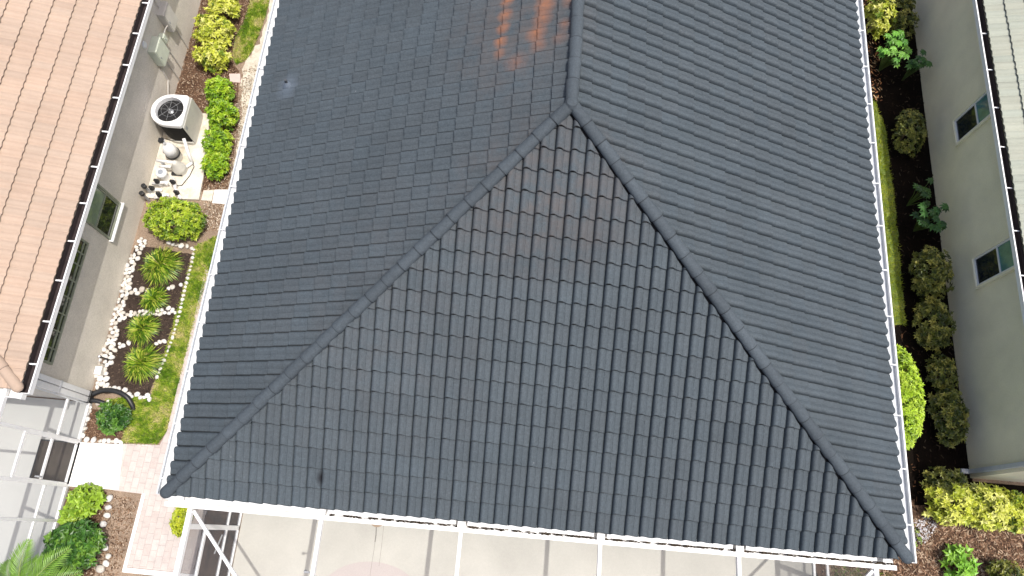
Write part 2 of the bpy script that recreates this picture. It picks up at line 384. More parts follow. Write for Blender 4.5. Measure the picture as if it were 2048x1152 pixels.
chips('mulch_chips', [(12.2, .0), (13, .8), (16.6, 1.0), (16.6, -.8), (12.2, -.8)], 7000, [(.25, .155, .10), (.13, .075, .045), (.06, .036, .026), (.36, .27, .19), (.15, .095, .065)], 5, .05)
chips('mulch_chips', [(12.5, 10.9), (14.4, 10.9), (14.6, 15), (12.5, 15)], 1800, [(.34, .16, .07), (.18, .08, .04), (.08, .04, .02), (.5, .36, .2)], 6, .05)
chips('mulch_chips', [(14.4, 2), (15.45, 2), (15.45, 13), (14.4, 13)], 1200, [(.012, .008, .005), (.02, .012, .008), (.008, .006, .004), (.06, .045, .03)], 7, .05)  # chip colours darkened to carry the shade along the cream wall
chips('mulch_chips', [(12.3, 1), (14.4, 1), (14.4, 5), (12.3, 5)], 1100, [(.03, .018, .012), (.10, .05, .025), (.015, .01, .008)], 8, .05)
chips('leaf_litter', [(-1.9, 5.9), (-1.2, 5.9), (-1.2, 7.1), (-1.9, 7.0)], 900, [(.35, .24, .16), (.16, .1, .06), (.6, .52, .42)], 9, .035, .012)
chips('leaf_litter', [(-1.75, 7), (-1.25, 7), (-1.45, 10.6), (-1.75, 10.3)], 900, [(.35, .26, .18), (.24, .17, .11), (.6, .52, .42)], 10, .03, .012)
chips('pale_gravel', [P(1815, 1050, 0), P(1850, 1030, 0), P(1872, 1050, 0), P(1850, 1085, 0), P(1815, 1090, 0)], 260, [(.6, .6, .62), (.45, .42, .42)], 11, .03, .03)

# ------------------------------------------------------------------ tiled roofs
def lay_tiles(name, org, U, V, N, ulen, rows, expo, per, prof, t, mat, parent, clips, tone=(.95, 1.04), jit=.003, lift=.006, seed=1, shift=0, scal=.55, lip=(.4, .5), groove_shade=1, gr=.98, hs=1):
    r = random.Random(seed); mb = MB(); ncol = int(math.ceil(ulen / per)) + 1
    for i in range(rows):
        rowtone = r.uniform(.985, 1.015)
        for j in range(ncol):
            c0 = org + U * ((j + .5) * per) + V * ((i + .5) * expo)
            if any((c0 - q).dot(n_) < -per * 2.2 for q, n_ in clips): continue
            k = r.uniform(*tone) * rowtone; tint = r.uniform(-.02, .02)
            if r.random() < .03: k *= .92
            mb.cc = (k * (1 + tint), k, k * (1 - tint * .6))
            du = r.uniform(-jit, jit); lf = t + r.uniform(0, lift); dv = r.uniform(-jit, jit)
            b0 = []; b1 = []; bb = []; bm_ = []; t0 = mb.cc
            for u, h in prof:
                h = h * hs
                base = org + U * (j * per + u * per + du + shift * i)
                sv = V * (max(h, 0) * scal); b0.append(base + sv + V * (i * expo + dv) + N * (h + lf)); bb.append(base + sv + V * (i * expo + dv + .006) + N * (h - .006))
                bm_.append(base + sv + V * (i * expo + dv + .010) + N * (h + lf + .0005)); b1.append(base + V * ((i + 1) * expo + .03) + N * (h + .002))
            n = len(mb.v); m = len(prof); mb.v += [tuple(q) for q in bb + b0 + bm_ + b1]
            for q in range(m - 1):
                g_ = groove_shade if (prof[q][0] < .012 or prof[q + 1][0] > gr) else 1; tn = tuple(v_ * g_ for v_ in t0)  # shade between the rolls painted into the tone, along with channel dirt
                mb.cc = tuple(v_ * lip[0] for v_ in tn); mb.face([n + q, n + q + 1, n + m + q + 1, n + m + q]); mb.cc = tuple(v_ * lip[1] for v_ in tn); mb.face([n + m + q, n + m + q + 1, n + 2 * m + q + 1, n + 2 * m + q]); mb.cc = tn; mb.face([n + 2 * m + q, n + 2 * m + q + 1, n + 3 * m + q + 1, n + 3 * m + q])  # course shadow lines painted on butt face and lip, plus edge dirt
    me = bpy.data.meshes.new(name); me.from_pydata(mb.v, [], mb.f); me.materials.append(mat)
    at = me.color_attributes.new('tone', 'FLOAT_COLOR', 'CORNER'); buf = []
    for c in mb.c: buf += [c[0], c[1], c[2], 1] * 4
    at.data.foreach_set('color', buf)
    bm = bmesh.new(); bm.from_mesh(me)
    for q, n_ in clips:
        bmesh.ops.bisect_plane(bm, geom=bm.verts[:] + bm.edges[:] + bm.faces[:], plane_co=q, plane_no=n_, clear_inner=True)
    bm.to_mesh(me); bm.free()
    o = bpy.data.objects.new(name, me); col.objects.link(o); o.parent = parent; o.matrix_parent_inverse = Matrix.Translation(-Vector(parent.location))
    return o
SPAN = [(0, -.024), (.012, -.008), (.03, .016), (.06, .040), (.11, .058), (.18, .069), (.26, .072), (.34, .067), (.42, .056), (.50, .041), (.56, .030), (.575, .024), (.60, .027), (.70, .017), (.82, .010), (.92, .004), (.97, -.008), (1, -.024)]
E = 2.7; W = 12.5; TP = .4824; CC = 1 / math.sqrt(1 + TP * TP); SS = TP * CC; HALF = W / 2; ROWS = 20; EXP = HALF / CC / ROWS
YN = 16.2
main = empty('main_house', (W / 2, 6, 0), 'pale stucco house under a charcoal tiled hip roof in the middle of the photo', 'house')
wb = MB(); wb.box((.5, .42, 0), (12.0, YN, 2.62)); wb.build('wall', stucco_main, main)
mb = MB(); mb.poly([(.02, .02, E - .02), (W - .02, .02, E - .02), (HALF, HALF, E + TP * HALF - .02)])
mb.poly([(.02, YN, E - .02), (.02, .02, E - .02), (HALF, HALF, E + TP * HALF - .02), (HALF, YN, E + TP * HALF - .02)])
mb.poly([(W - .02, .02, E - .02), (W - .02, YN, E - .02), (HALF, YN, E + TP * HALF - .02), (HALF, HALF, E + TP * HALF - .02)])
mb.poly([(.02, .02, E - .03), (.02, YN, E - .03), (W - .02, YN, E - .03), (W - .02, .02, E - .03)])
roof = mb.build('roof', plain('roof_underlay', (.02, .02, .022), .9), main)
z = E
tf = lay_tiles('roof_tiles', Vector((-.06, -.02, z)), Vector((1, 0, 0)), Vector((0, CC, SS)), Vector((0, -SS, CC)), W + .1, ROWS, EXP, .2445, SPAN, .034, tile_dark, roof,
          [(Vector((.10, 0, 0)), Vector((1, -1, 0)).normalized()), (Vector((W - .165, 0, 0)), Vector((-1, -1, 0)).normalized())], seed=1, groove_shade=.9, scal=.7, lip=(.35, .42))
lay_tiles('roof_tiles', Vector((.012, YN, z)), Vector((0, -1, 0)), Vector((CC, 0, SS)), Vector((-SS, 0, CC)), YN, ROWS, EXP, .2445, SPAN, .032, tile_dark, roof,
          [(Vector((0, 0, 0)), Vector((-1, 1, 0)).normalized()), (Vector((HALF, 0, 0)), Vector((-1, 0, 0)))], seed=2, lift=.008, tone=(.965, 1.03), lip=(.25, .72), scal=.2, groove_shade=.5, gr=.92, hs=.8)
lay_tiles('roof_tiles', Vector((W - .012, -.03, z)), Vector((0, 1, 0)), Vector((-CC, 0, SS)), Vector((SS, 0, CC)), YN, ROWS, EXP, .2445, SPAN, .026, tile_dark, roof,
          [(Vector((W, 0, 0)), Vector((1, 1, 0)).normalized()), (Vector((HALF, 0, 0)), Vector((1, 0, 0)))], seed=3, lift=.004, lip=(.5, .95), scal=.3, groove_shade=.7, hs=.8)
def caps(name, a, b, mat, parent, seg=.37, r0=.108, r1=.094, seed=1, lift=.05, roundend=True):
    a = Vector(a); b = Vector(b); L_ = (b - a).length; d = (b - a) / L_; n = int(round(L_ / seg)); seg = L_ / n
    x = d.cross(Vector((0, 0, 1))).normalized(); y = x.cross(d); mb = MB(); rr = random.Random(seed); K = 14
    def ring(p, r, th=0): return [p + x * (r - th) * math.cos(t * math.pi * 1.16 / K - .25) + y * ((r - th) * math.sin(t * math.pi * 1.16 / K - .25) * .86 + lift) for t in range(K + 1)]
    for i in range(n):
        k = rr.uniform(.9, 1.1); mb.cc = (k, k, k); j = rr.uniform(-.006, .006); ja = x * rr.uniform(-.006, .006)
        p0 = a + d * (i * seg + j) + ja; p1 = a + d * ((i + 1) * seg + .04) + ja
        rs = [ring(p0, r0, .02), ring(p0, r0), ring(p0 + d * .03, r0 + .002), ring(p1, r1)]
        if i == 0 and roundend: rs = [ring(p0 - d * .10, .02), ring(p0 - d * .08, r0 * .62), ring(p0 - d * .04, r0 * .9), ring(p0, r0), ring(p1, r1)]
        mb.rings(rs, False, False, closed=False)
        mb.cc = (.42, .42, .44); q0 = a + d * ((i + 1) * seg - .016) + ja; q1 = a + d * ((i + 1) * seg + .004) + ja
        mb.rings([ring(q0, r1 + .0035), ring(q1, r1 + .0035)], False, False, closed=False)
    return mb.build(name, mat, parent, smooth=False)
apex = (HALF, HALF, E + TP * HALF + .02)
caps('hip_cap', (.03, .03, E + .03), apex, cap_dark, roof, seed=1)
caps('hip_cap', (W - .03, .03, E + .03), apex, cap_dark, roof, seed=2)
caps('ridge_cap', (HALF, YN, E + TP * HALF + .02), (HALF, HALF + .02, E + TP * HALF + .02), cap_dark, roof, seg=.40, seed=3, roundend=False)
mb = MB(); mb.cc = (1, 1, 1); mb.lathe((HALF, HALF - .02, E + TP * HALF), [(.12, -.02), (.115, .10), (.08, .155), (.03, .17)], 14); mb.build('apex_cap', cap_dark, roof)
vz = E + TP * .72
mb = MB(); mb.lathe((.68, 7.98, vz), [(.028, -.05), (.028, .19)], 14); mb.lathe((.68, 7.98, vz + .185), [(.018, 0), (.018, .008)], 12)
mb.mi = 1; mb.lathe((.68, 7.98, vz + .02), [(.11, -.03), (.07, .04), (.034, .09)], 16)
mb.build('vent_pipe', [plain('vent_dark', (.06, .065, .07), .5), plain('vent_flashing', (.13, .16, .2), .6)], roof, smooth=False)

def edge_gutter(parent, x0, x1, y0, y1, z, inner, outer, brk, bw=.02, depth=.09, bz=.0):
    """open box gutter running along y; x0 outer lip, x1 house side"""
    s = 1 if x1 > x0 else -1; mb = MB(); t = .012
    mb.box((min(x0, x0 + s * t), y0, z - depth), (max(x0, x0 + s * t), y1, z))
    mb.box((min(x0 - s * .006, x0 + s * .02), y0, z + .001), (max(x0 - s * .006, x0 + s * .02), y1, z + .01))
    mb.mi = 0 if inner is not bronze else 1; mb.box((min(x1, x1 + s * t), y0, z - depth), (max(x1, x1 + s * t), y1, z + .01)); mb.mi = 0
    mb.box((min(x0 + s * .013, x1 - s * .001), y0, z - depth), (max(x0 + s * .013, x1 - s * .001), y0 + .01, z))
    mb.mi = 1; mb.box((min(x0 + s * .013, x1 - s * .001), y0 + .011, z - depth), (max(x0 + s * .013, x1 - s * .001), y1, z - depth + .01))
    g = mb.build('gutter', [outer, inner], parent)
    bm_ = None
    for y in brk:
        q = MB(); q.box((min(x0 + s * .021, x1 - s * .002), y - bw / 2, z - .012), (max(x0 + s * .021, x1 - s * .002), y + bw / 2, z + .006)); q.build('gutter_bracket', white, g)
    return g
edge_gutter(main, -.18, -.005, -.02, YN, E - .03, offwhite, gutterw, [.25 + .93 * i for i in range(15)])
edge_gutter(main, W + .18, W + .005, -.06, YN, E - .03, gutterw, offwhite, [.55 + .93 * i for i in range(15)])
# front: wide aluminium gutter beam that carries the screen roof
BX = [.41, 2.65, 5.03, 7.39, 9.73, 12.03]
fg = MB(); fg.box((-.02, -.20, E - .20), (12.36, -.125, E - .06)); fg.box((-.02, -.124, E - .20), (12.36, -.012, E - .17)); fg.box((-.02, -.011, E - .2), (12.36, .01, E - .03))
gut = fg.build('front_gutter', white, main)
xs = [-.02] + BX + [12.36]
for i in range(len(xs) - 1):
    a = xs[i] + (.10 if i else .0); b = xs[i + 1] - .12
    q = MB(); q.poly([(a, .005, E - .012), (a, -.078, E - .055), (b, -.078, E - .055), (b, .005, E - .012)]); q.box((a, -.088, E - .085), (b, -.079, E - .052)); q.build('gutter_flashing', white, gut)
r_ = random.Random(5); db = MB()
for i in range(900):
    x = r_.uniform(2.8, 12.3); ph = (x % .2445) / .2445
    if not (.12 < ph < .72) and r_.random() < .8: continue
    if x < 3 and r_.random() < .5: continue
    k = r_.uniform(.4, 1.5); db.cc = (.045 * k, .035 * k, .025 * k); yy = -.108 + r_.uniform(-.016, .016) ; s_ = r_.uniform(.008, .025)
    db.box((x - s_, yy - s_ * .5, E - .09), (x + s_, yy + s_ * .5, E - .062 + r_.uniform(0, .012)))
o = db.build('leaf_debris', chipm, gut); o['kind'] = 'stuff'
for x in BX[1:-1]:
    q = MB(); q.box((x - .065, -.123, E - .16), (x + .065, -.03, E - .035)); q.build('beam_bracket', white, gut)

ROLL = [(0, 0), (.10, .003), (.2, .014), (.34, .023), (.48, .025), (.62, .023), (.76, .014), (.87, .003), (1, 0)]
# ------------------------------------------------------------------ left house
LW = -3.3
left = empty('left_house', (-8, 8, 0), 'grey stucco house with a pinkish tan tiled roof at the left edge', 'house')
mb = MB(); mb.box((-14, 1.78, 0), (LW, YN, 2.6)); mb.build('wall', stucco_grey, left)
LE = 2.72; LP = .30; lc = 1 / math.sqrt(1 + LP * LP); ls = LP * lc; LX = -3.0; LY = 1.55
mb = MB(); top = 4.0
mb.poly([(LX, LY, LE - .02), (LX, YN, LE - .02), (LX - top, YN, LE + LP * top - .02), (LX - top, LY + top, LE + LP * top - .02)])
mb.poly([(LX, LY, LE - .02), (LX - top, LY + top, LE + LP * top - .02), (-14, LY + top, LE + LP * top - .02), (-14, LY, LE - .02)])
mb.poly([(LX, LY, LE - .03), (-14, LY, LE - .03), (-14, YN, LE - .03), (LX, YN, LE - .03)])
lroof = mb.build('roof', plain('tan_underlay', (.3, .2, .16), .9), left)
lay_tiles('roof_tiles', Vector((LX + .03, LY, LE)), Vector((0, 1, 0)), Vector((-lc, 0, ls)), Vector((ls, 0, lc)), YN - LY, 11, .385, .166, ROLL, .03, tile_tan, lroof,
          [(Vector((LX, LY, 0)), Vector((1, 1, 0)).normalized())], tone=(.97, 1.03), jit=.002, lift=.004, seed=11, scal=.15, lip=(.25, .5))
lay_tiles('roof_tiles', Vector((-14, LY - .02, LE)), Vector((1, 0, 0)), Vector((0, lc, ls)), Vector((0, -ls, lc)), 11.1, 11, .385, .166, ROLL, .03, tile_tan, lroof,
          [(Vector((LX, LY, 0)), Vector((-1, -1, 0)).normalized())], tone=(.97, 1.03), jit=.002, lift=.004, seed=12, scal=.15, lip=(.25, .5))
caps('hip_cap', (LX - .02, LY + .02, LE + .02), (LX - top, LY + top, LE + LP * top + .0), tile_tan, lroof, seg=.40, r0=.10, r1=.09, lift=.01, seed=4)
edge_gutter(left, -2.82, -2.975, LY - .08, YN, LE - .03, bronze, white, [LY + .45 + .8 * i for i in range(17)], bw=.028, depth=.11)
mb = MB(); mb.box((-14, LY - .17, LE - .14), (-3.0, LY - .155, LE - .03)); mb.box((-14, LY - .154, LE - .14), (-3.0, LY - .02, LE - .125)); mb.box((-3.0, LY - .18, LE - .15), (-2.93, LY - .085, LE - .02))
mb.build('end_gutter', white, left)
# windows on the garden wall
def window_x(parent, x, y0, y1, z0, z1, out, frame, parts, fw=.045, bars=(), zb=(), sill=None, zglass=None):
    f = MB(); s = out
    def bx(a0, a1, b0, b1, d0, d1, m=f): m.box((min(x + s * d0, x + s * d1), a0, b0), (max(x + s * d0, x + s * d1), a1, b1))
    bx(y0, y0 + fw, z0, z1, .0, .035); bx(y1 - fw, y1, z0, z1, .0, .035); bx(y0 + fw, y1 - fw, z0, z0 + fw, .0, .034); bx(y0 + fw, y1 - fw, z1 - fw, z1, .0, .034)
    for yb in bars: bx(yb - .014, yb + .014, z0 + fw, z1 - fw, .004, .030)
    for b in zb: bx(y0 + fw, y1 - fw, b - .018, b + .018, .004, .029)
    w_ = f.build('window', frame, parent)
    for (a0, a1, b0, b1, gm) in parts:
        g = MB(); bx(a0, a1, b0, b1, .003, .012, g); g.build('pane', gm, w_)
    if sill:
        g = MB(); bx(y0 - .03, y1 + .03, z0 - sill, z0 - .001, 0, .09, g); g.build('sill', white, w_)
    return w_
framel = plain('olive_frame', (.30, .32, .24), .5, amt=.2)
window_x(left, LW, 5.14, 6.02, .92, 2.12, 1, framel, [(5.16, 6.0, .94, 1.5, glass_green), (5.16, 6.0, 1.53, 2.1, glass_sage)], zb=(1.515,), bars=(5.95,), sill=.03)
w2 = window_x(left, LW, 2.2, 4.78, 1.60, 2.3, 1, framel, [(2.24, 4.74, 1.64, 2.27, glass_green)], zb=(1.74,), bars=(2.50, 2.85, 3.2, 3.55, 3.9, 4.25, 4.5), sill=None)
# round plate, pipes, boxes on the wall
def on_wall(name, label, cat, y, z, group=None): return empty(name, (LW, y, z), label, cat, group)
wv = P(294, 81, 1.75)
t = on_wall('wall_vent', 'small round white cover on the grey wall under the left eave', 'vent', 9.75, 1.85)
MB().lathe((LW + .001, wv.y - .1, 1.72), [(.085, 0), (.085, .015), (.07, .03), (.02, .035)], 20, 'X').build('cover', white, t)
boxm = plain('meter_box_green', (.62, .66, .54), .6); boxg = plain('meter_box_grey', (.60, .57, .52), .6)
def ebox(label, y0, y1, z0, z1, d, m, pts):
    t = on_wall('electrical_box', label, 'electrical box', (y0 + y1) / 2, z0, 'electrical boxes on the left wall')
    q = MB(); q.box((LW + .001, y0, z0), (LW + d, y1, z1)); q.build('housing', m, t, bevel=.012)
    q = MB(); q.box((LW + d + .001, y0 + .015, z0 + .015), (LW + d + .014, y1 - .015, z1 - .015)); q.build('door', m, t, bevel=.006)
    q = MB(); q.box((LW + d + .0145, y0 + .04, (z0 + z1) / 2 - .03), (LW + d + .024, y0 + .06, (z0 + z1) / 2 + .03)); q.build('latch', greyp, t)
    for a in pts: MB().tube(a, .014, 8).build('conduit', boxg, t)
    return t
ebox('tall grey electrical box high on the wall, nearest the top of the photo', 10.55, 10.95, 1.02, 1.62, .17, boxg,
     [[(LW + .03, 10.75, 1.62), (LW + .03, 10.75, 2.6)], [(LW + .03, 10.85, 1.02), (LW + .03, 10.85, .02)]])
ebox('small pale junction box on the wall between the grey and green boxes', 10.13, 10.28, 1.12, 1.34, .13, boxm,
     [[(LW + .03, 10.2, 1.12), (LW + .03, 10.2, .02)], [(LW + .1, 10.25, 1.3), (LW + .12, 10.4, 1.32), (LW + .1, 10.55, 1.25)]])
ebox('large pale green electrical box on the wall above the air conditioner', 9.57, 10.02, 1.02, 1.55, .19, boxm,
     [[(LW + .03, 9.63, 1.02), (LW + .03, 9.55, .5), (LW + .05, 9.2, .35)], [(LW + .03, 9.9, 1.02), (LW + .03, 9.9, .02)]])
# ------------------------------------------------------------------ right house
RW = 15.45
right = empty('right_house', (19, 8, 0), 'cream stucco house with an off-white tiled roof at the right edge', 'house')
mb = MB(); mb.box((RW, 1.77, 0), (26, YN, 2.7)); mb.build('wall', stucco_cream, right)
RE = 2.82; RX = 15.27; RY = 1.35; RP = .30
mb = MB(); mb.poly([(RX, YN, RE - .02), (RX, RY, RE - .02), (RX + top, RY + top, RE + RP * top - .02), (RX + top, YN, RE + RP * top - .02)])
mb.poly([(RX, RY, RE - .02), (26, RY, RE - .02), (26, RY + top, RE + RP * top - .02), (RX + top, RY + top, RE + RP * top - .02)])
mb.poly([(RX, RY, RE - .03), (RX, YN, RE - .03), (26, YN, RE - .03), (26, RY, RE - .03)])
rroof = mb.build('roof', plain('cream_underlay', (.45, .45, .4), .9), right)
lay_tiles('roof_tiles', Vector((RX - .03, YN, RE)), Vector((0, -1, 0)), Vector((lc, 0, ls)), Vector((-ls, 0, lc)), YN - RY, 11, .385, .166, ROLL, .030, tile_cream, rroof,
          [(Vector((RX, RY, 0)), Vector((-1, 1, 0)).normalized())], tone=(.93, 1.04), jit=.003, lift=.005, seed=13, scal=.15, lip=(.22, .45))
edge_gutter(right, 15.11, 15.245, RY - .1, YN, RE - .03, bronze, white, [RY + .2 + .93 * i for i in range(16)], bw=.02, depth=.10)
for k, (y0, y1) in enumerate(((9.16, 9.76), (5.66, 6.30))):
    # recessed reveal, frame and two sashes
    window_x(right, RW, y0, y1, 1.10, 2.42, -1, white, [(y0 + .02, y1 - .02, 1.12, 1.83, glass_dark), (y0 + .02, y1 - .02, 1.86, 2.4, glass_teal)], fw=.04, zb=(1.85,))
    m_ = MB(); m_.box((RW - .06, y0 - .05, 1.06), (RW, y1 + .05, 1.099)); m_.box((RW - .06, y1 + .001, 1.1), (RW, y1 + .05, 2.5)); m_.box((RW - .06, y0 - .05, 1.1), (RW, y0 - .001, 2.5)); m_.build('window_surround', stucco_cream, right)
q = MB(); q.box((RW - .085, 1.84, .08), (RW - .005, 1.93, 2.70)); q.box((RW - .23, 1.835, .03), (RW - .086, 1.935, .12)); q.build('downspout', gutterw, right, bevel=.01)

# ------------------------------------------------------------------ screen enclosures
cage = empty('screen_enclosure', (6.2, -2, 0), 'white framed pool screen enclosure joined to the front of the charcoal roofed house', 'screen enclosure')
ZT = 2.56
def barp(name, a, b, w, h, parent=cage, m=white): return MB().bar(a, b, w, h).build(name, m, parent, bevel=.004)
for x in BX: barp('roof_beam', (x, -.205, ZT), (x, -6, ZT), .075 if x in (BX[0], BX[-1]) else .06, .11)
barp('brace', (.47, -.24, ZT + .01), (2.6, -2.45, ZT + .01), .05, .05); barp('brace', (11.98, -.24, ZT + .01), (9.8, -2.45, ZT + .01), .05, .05)
for x in (BX[0], BX[-1]):
    for y, w_ in ((-.13, .05), (-.49, .09), (-2.4, .05), (-4.8, .05)): MB().box((x - .025, y - w_ / 2, .05), (x + .025, y + w_ / 2, ZT - .056)).build('post', white, cage, bevel=.004)
    barp('sole_plate', (x, -.16, .075), (x, -6, .075), .05, .045); barp('rail', (x, -.16, .70), (x, -6, .70), .045, .05)
    barp('rail', (x, -.53, 1.74), (x, -6, 1.74), .045, .09)
barp('rail', (.41, -1.45, .05), (.75, -1.45, .05), .04, .05)
sm = MB()
for a, b in zip(BX[:-1], BX[1:]): sm.poly([(a + .03, -.21, ZT + .02), (a + .03, -6, ZT + .02), (b - .03, -6, ZT + .02), (b - .03, -.21, ZT + .02)])
sm.build('roof_screen', screen_roof, cage)
for x in (BX[0], BX[-1]):
    sm = MB(); sm.poly([(x, -.15, .1), (x, -6, .1), (x, -6, ZT - .06), (x, -.15, ZT - .06)]); sm.build('side_screen', screen_wall, cage)
# door closer on the first post, lamp on a beam
q = MB(); q.bar((.46, -.62, 1.0), (.46, -.95, 1.2), .02, .02); q.build('door_closer', greyp, cage)
pp = P(611, 1143, 2.35)
tt = empty('beam_lamp', (pp.x, pp.y, 2.4), 'small grey lamp clamped under the second roof beam of the pool enclosure', 'lamp')
q = MB(); q.lathe((pp.x, pp.y, 2.33), [(.025, 0), (.03, .03), (.02, .07), (.01, .09)], 14); q.build('shade', greyp, tt, smooth=True); q = MB(); q.bar((pp.x, pp.y, 2.43), (pp.x + .10, pp.y, 2.45), .03, .03); q.build('clamp', greyp, tt)

lc_ = empty('screen_enclosure', (-6, -2, 0), 'white framed screen enclosure over the grey deck at the lower left', 'screen enclosure')
LS = -3.25; LZ = 2.62
for y in (.93, .03, -.655, -2.3, -4.2): barp('post', (LS, y, .05), (LS, y, LZ), .05, .06 if y < 0.9 else .06, lc_)
barp('post', (LS, 1.70, .05), (LS, 1.70, LZ), .03, .03, lc_, offwhite)
barp('sole_plate', (LS, 1.73, .08), (LS, .965, .08), .055, .05, lc_); barp('sole_plate', (LS, -.001, .08), (LS, -5, .08), .055, .05, lc_)
barp('rail', (LS, 1.68, .84), (LS, .965, .84), .045, .05, lc_); barp('rail', (LS, -.005, .80), (LS, -5, .80), .045, .04, lc_)
barp('top_beam', (LS, 1.73, LZ + .05), (LS, -5, LZ + .05), .07, .09, lc_)
for y in (.4, -2.3): barp('roof_beam', (LS, y, LZ + .06), (-9, y, LZ + .06), .05, .09, lc_)
for x in (-4.75, -6.4): barp('roof_beam', (x, 1.3, LZ + .17), (x, -5, LZ + .17), .05, .09, lc_)
barp('brace', (LS - .05, -1.9, LZ + .17), (-5.6, .35, LZ + .17), .05, .05, lc_)
d_ = MB()
for a, b in (((.895, .10), (.895, 1.85)), ((.065, .10), (.065, 1.85))): d_.bar((LS, a[0], a[1]), (LS, b[0], b[1]), .035, .05)
d_.bar((LS, .86, 1.83), (LS, .1, 1.83), .035, .06); d_.bar((LS, .86, .97), (LS, .1, .97), .035, .06); d_.bar((LS, .86, .12), (LS, .1, .12), .035, .05)
door = d_.build('door', white, lc_); q = MB(); q.box((LS - .05, .12, 1.0), (LS + .04, .15, 1.1)); q.build('handle', greyp, door)
sm = MB(); sm.poly([(LS, 1.7, .1), (LS, -5, .1), (LS, -5, LZ), (LS, 1.7, LZ)]); sm.build('side_screen', screen_left, lc_)
mat_ = empty('door_mat', (-3.7, .45, .05), 'dark brown mat on the deck inside the left enclosure door', 'mat')
q = MB(); q.box((-4.02, .05, .054), (-3.31, .88, .066)); q.build('pile', grain('mat_brown', (.045, .036, .03), (.09, .075, .06), 45, .95, 3, .3), mat_)
q = MB()
for a, b in (((-4.05, .02, .054), (-4.021, .91, .064)), ((-3.309, .02, .054), (-3.28, .91, .064)), ((-4.02, .881, .054), (-3.31, .91, .064)), ((-4.02, .02, .054), (-3.31, .049, .064))): q.box(a, b)
q.build('border', black, mat_)
# paired downspouts of the left house and their black corrugated drain hoses
def dspout(label, y, n=None):
    t = empty('downspout', (LS, y, 0), label, 'downspout', 'paired downspouts of the left house')
    q = MB(); q.box((LS - .075, y - .055, .07), (LS + .02, y + .055, 2.58)); q.build('pipe', white, t, bevel=.012)
    q = MB(); q.box((LS - .085, y - .062, 1.2), (LS + .028, y + .062, 1.24)); q.build('strap', offwhite, t); return t
dspout('white square downspout nearer the long low window', 1.92); dspout('white square downspout nearer the screen enclosure', 1.795)
def hose(label, pts, r):
    t = empty('drain_hose', pts[0], label, 'hose', 'black drain hoses')
    ps = []
    for i in range(len(pts) - 1):
        a = Vector(pts[max(i - 1, 0)]); b = Vector(pts[i]); c = Vector(pts[i + 1]); d = Vector(pts[min(i + 2, len(pts) - 1)])
        k = 16
        for j in range(k):
            u = j / k; ps.append(.5 * ((2 * b) + (c - a) * u + (2 * a - 5 * b + 4 * c - d) * u * u + (-a + 3 * b - 3 * c + d) * u ** 3))
    ps.append(Vector(pts[-1]))
    MB().tube(ps, [r * (1 if i % 2 else .88) for i in range(len(ps))], 12).build('hose', black, t, smooth=True)
    q = MB(); q.box((LS - .09, pts[0][1] - .065, .06), (LS + .05, pts[0][1] + .065, .19)); q.build('adapter', black, t, bevel=.01)
hose('long black corrugated drain hose arching over the lawn edge', [(LS + .02, 1.92, .10), (-3.0, 2.02, .12), (-2.72, 2.02, .15), (-2.48, 1.93, .13), (-2.35, 1.78, .06), (-2.31, 1.66, -.02)], .055)
hose('short black drain hose stub beside the small shrub bed', [(LS + .02, 1.79, .09), (-3.08, 1.79, .09), (-2.95, 1.76, .06), (-2.82, 1.74, -.01)], .05)

# ------------------------------------------------------------------ deck details
t = empty('round_disc', (*P(752, 1040, .056)[:2], .056), 'round tan disc set in the pool deck below the front gutter', 'floor disc')
c_ = P(755, 1039, .056); q = MB(); q.lathe((c_.x, c_.y, .054), [(.15, 0), (.15, .008), (.13, .012)], 28); q.build('disc', plain('tan_lid', (.34, .25, .17), .8), t)
crk = MB()
def crack(pts, w0):
    for (a, b) in zip(pts[:-1], pts[1:]):
        A = P(*a, .0555); B = P(*b, .0555); crk.poly([(A.x - w0, A.y, .0558), (B.x - w0 * .8, B.y, .0558), (B.x + w0 * .8, B.y, .0558), (A.x + w0, A.y, .0558)])
crack([(753, 1048), (752, 1070), (750, 1084)], .012); crack([(750, 1084), (748, 1100), (744, 1125), (740, 1152)], .003); crack([(768, 1046), (764, 1085), (758, 1132)], .003)
o = crk.build('deck_joints', plain('joint_grey', (.22, .21, .19), .9)); o['kind'] = 'structure'

# ------------------------------------------------------------------ utilities on the pad
ac = empty('air_conditioner', (-2.83, 8.5, .06), 'white air conditioning unit with a round fan opening on the concrete pad', 'air conditioner')
x0, x1, y0, y1, zt = -3.24, -2.42, 8.08, 8.92, .90
def acring(z, i=0):
    pts = []; cy = (y0 + y1) / 2; rr = (y1 - y0) / 2 - i; cxx = x0 + (y1 - y0) / 2
    for k in range(13):
        A = math.pi / 2 + math.pi * k / 12; pts.append((cxx + rr * math.cos(A), cy + rr * math.sin(A), z))
    for (px_, py_) in ((x1 - .05, y0), (x1, y0 + .05), (x1, y1 - .05), (x1 - .05, y1)):
        pts.append((px_ - (i if px_ == x1 else i), py_ + (i if py_ < cy else -i), z))
    return pts
q = MB(); q.rings([acring(.07, 0), acring(.16, 0)], True, True); q.build('base_pan', beige, ac)
q = MB(); rs = [acring(.161, .03), acring(zt - .101, .03)]; n0 = 0
q.rings(rs, False, True); q.build('coil', plain('coil_black', (.006, .006, .007), .8), ac)
q = MB()
for i in range(22):
    z_ = .19 + i * .028; rg = acring(z_, .018); rg2 = acring(z_ + .008, .018); q.rings([rg, rg2], False, False)
q.build('louvres', plain('louvre_black', (.010, .010, .011), .8), ac)
q = MB(); q.box((x1 - .42, y1 - .012, .162), (x1 + .004, y1 + .004, zt - .1)); q.box((x1 - .012, y0 + .02, .162), (x1 + .005, y1 - .013, zt - .1)); q.build('side_panel', beige, ac)
q = MB(); q.box((x1 + .006, 8.14, .62), (x1 + .009, 8.22, .74)); q.build('rating_plate', greyp, ac)
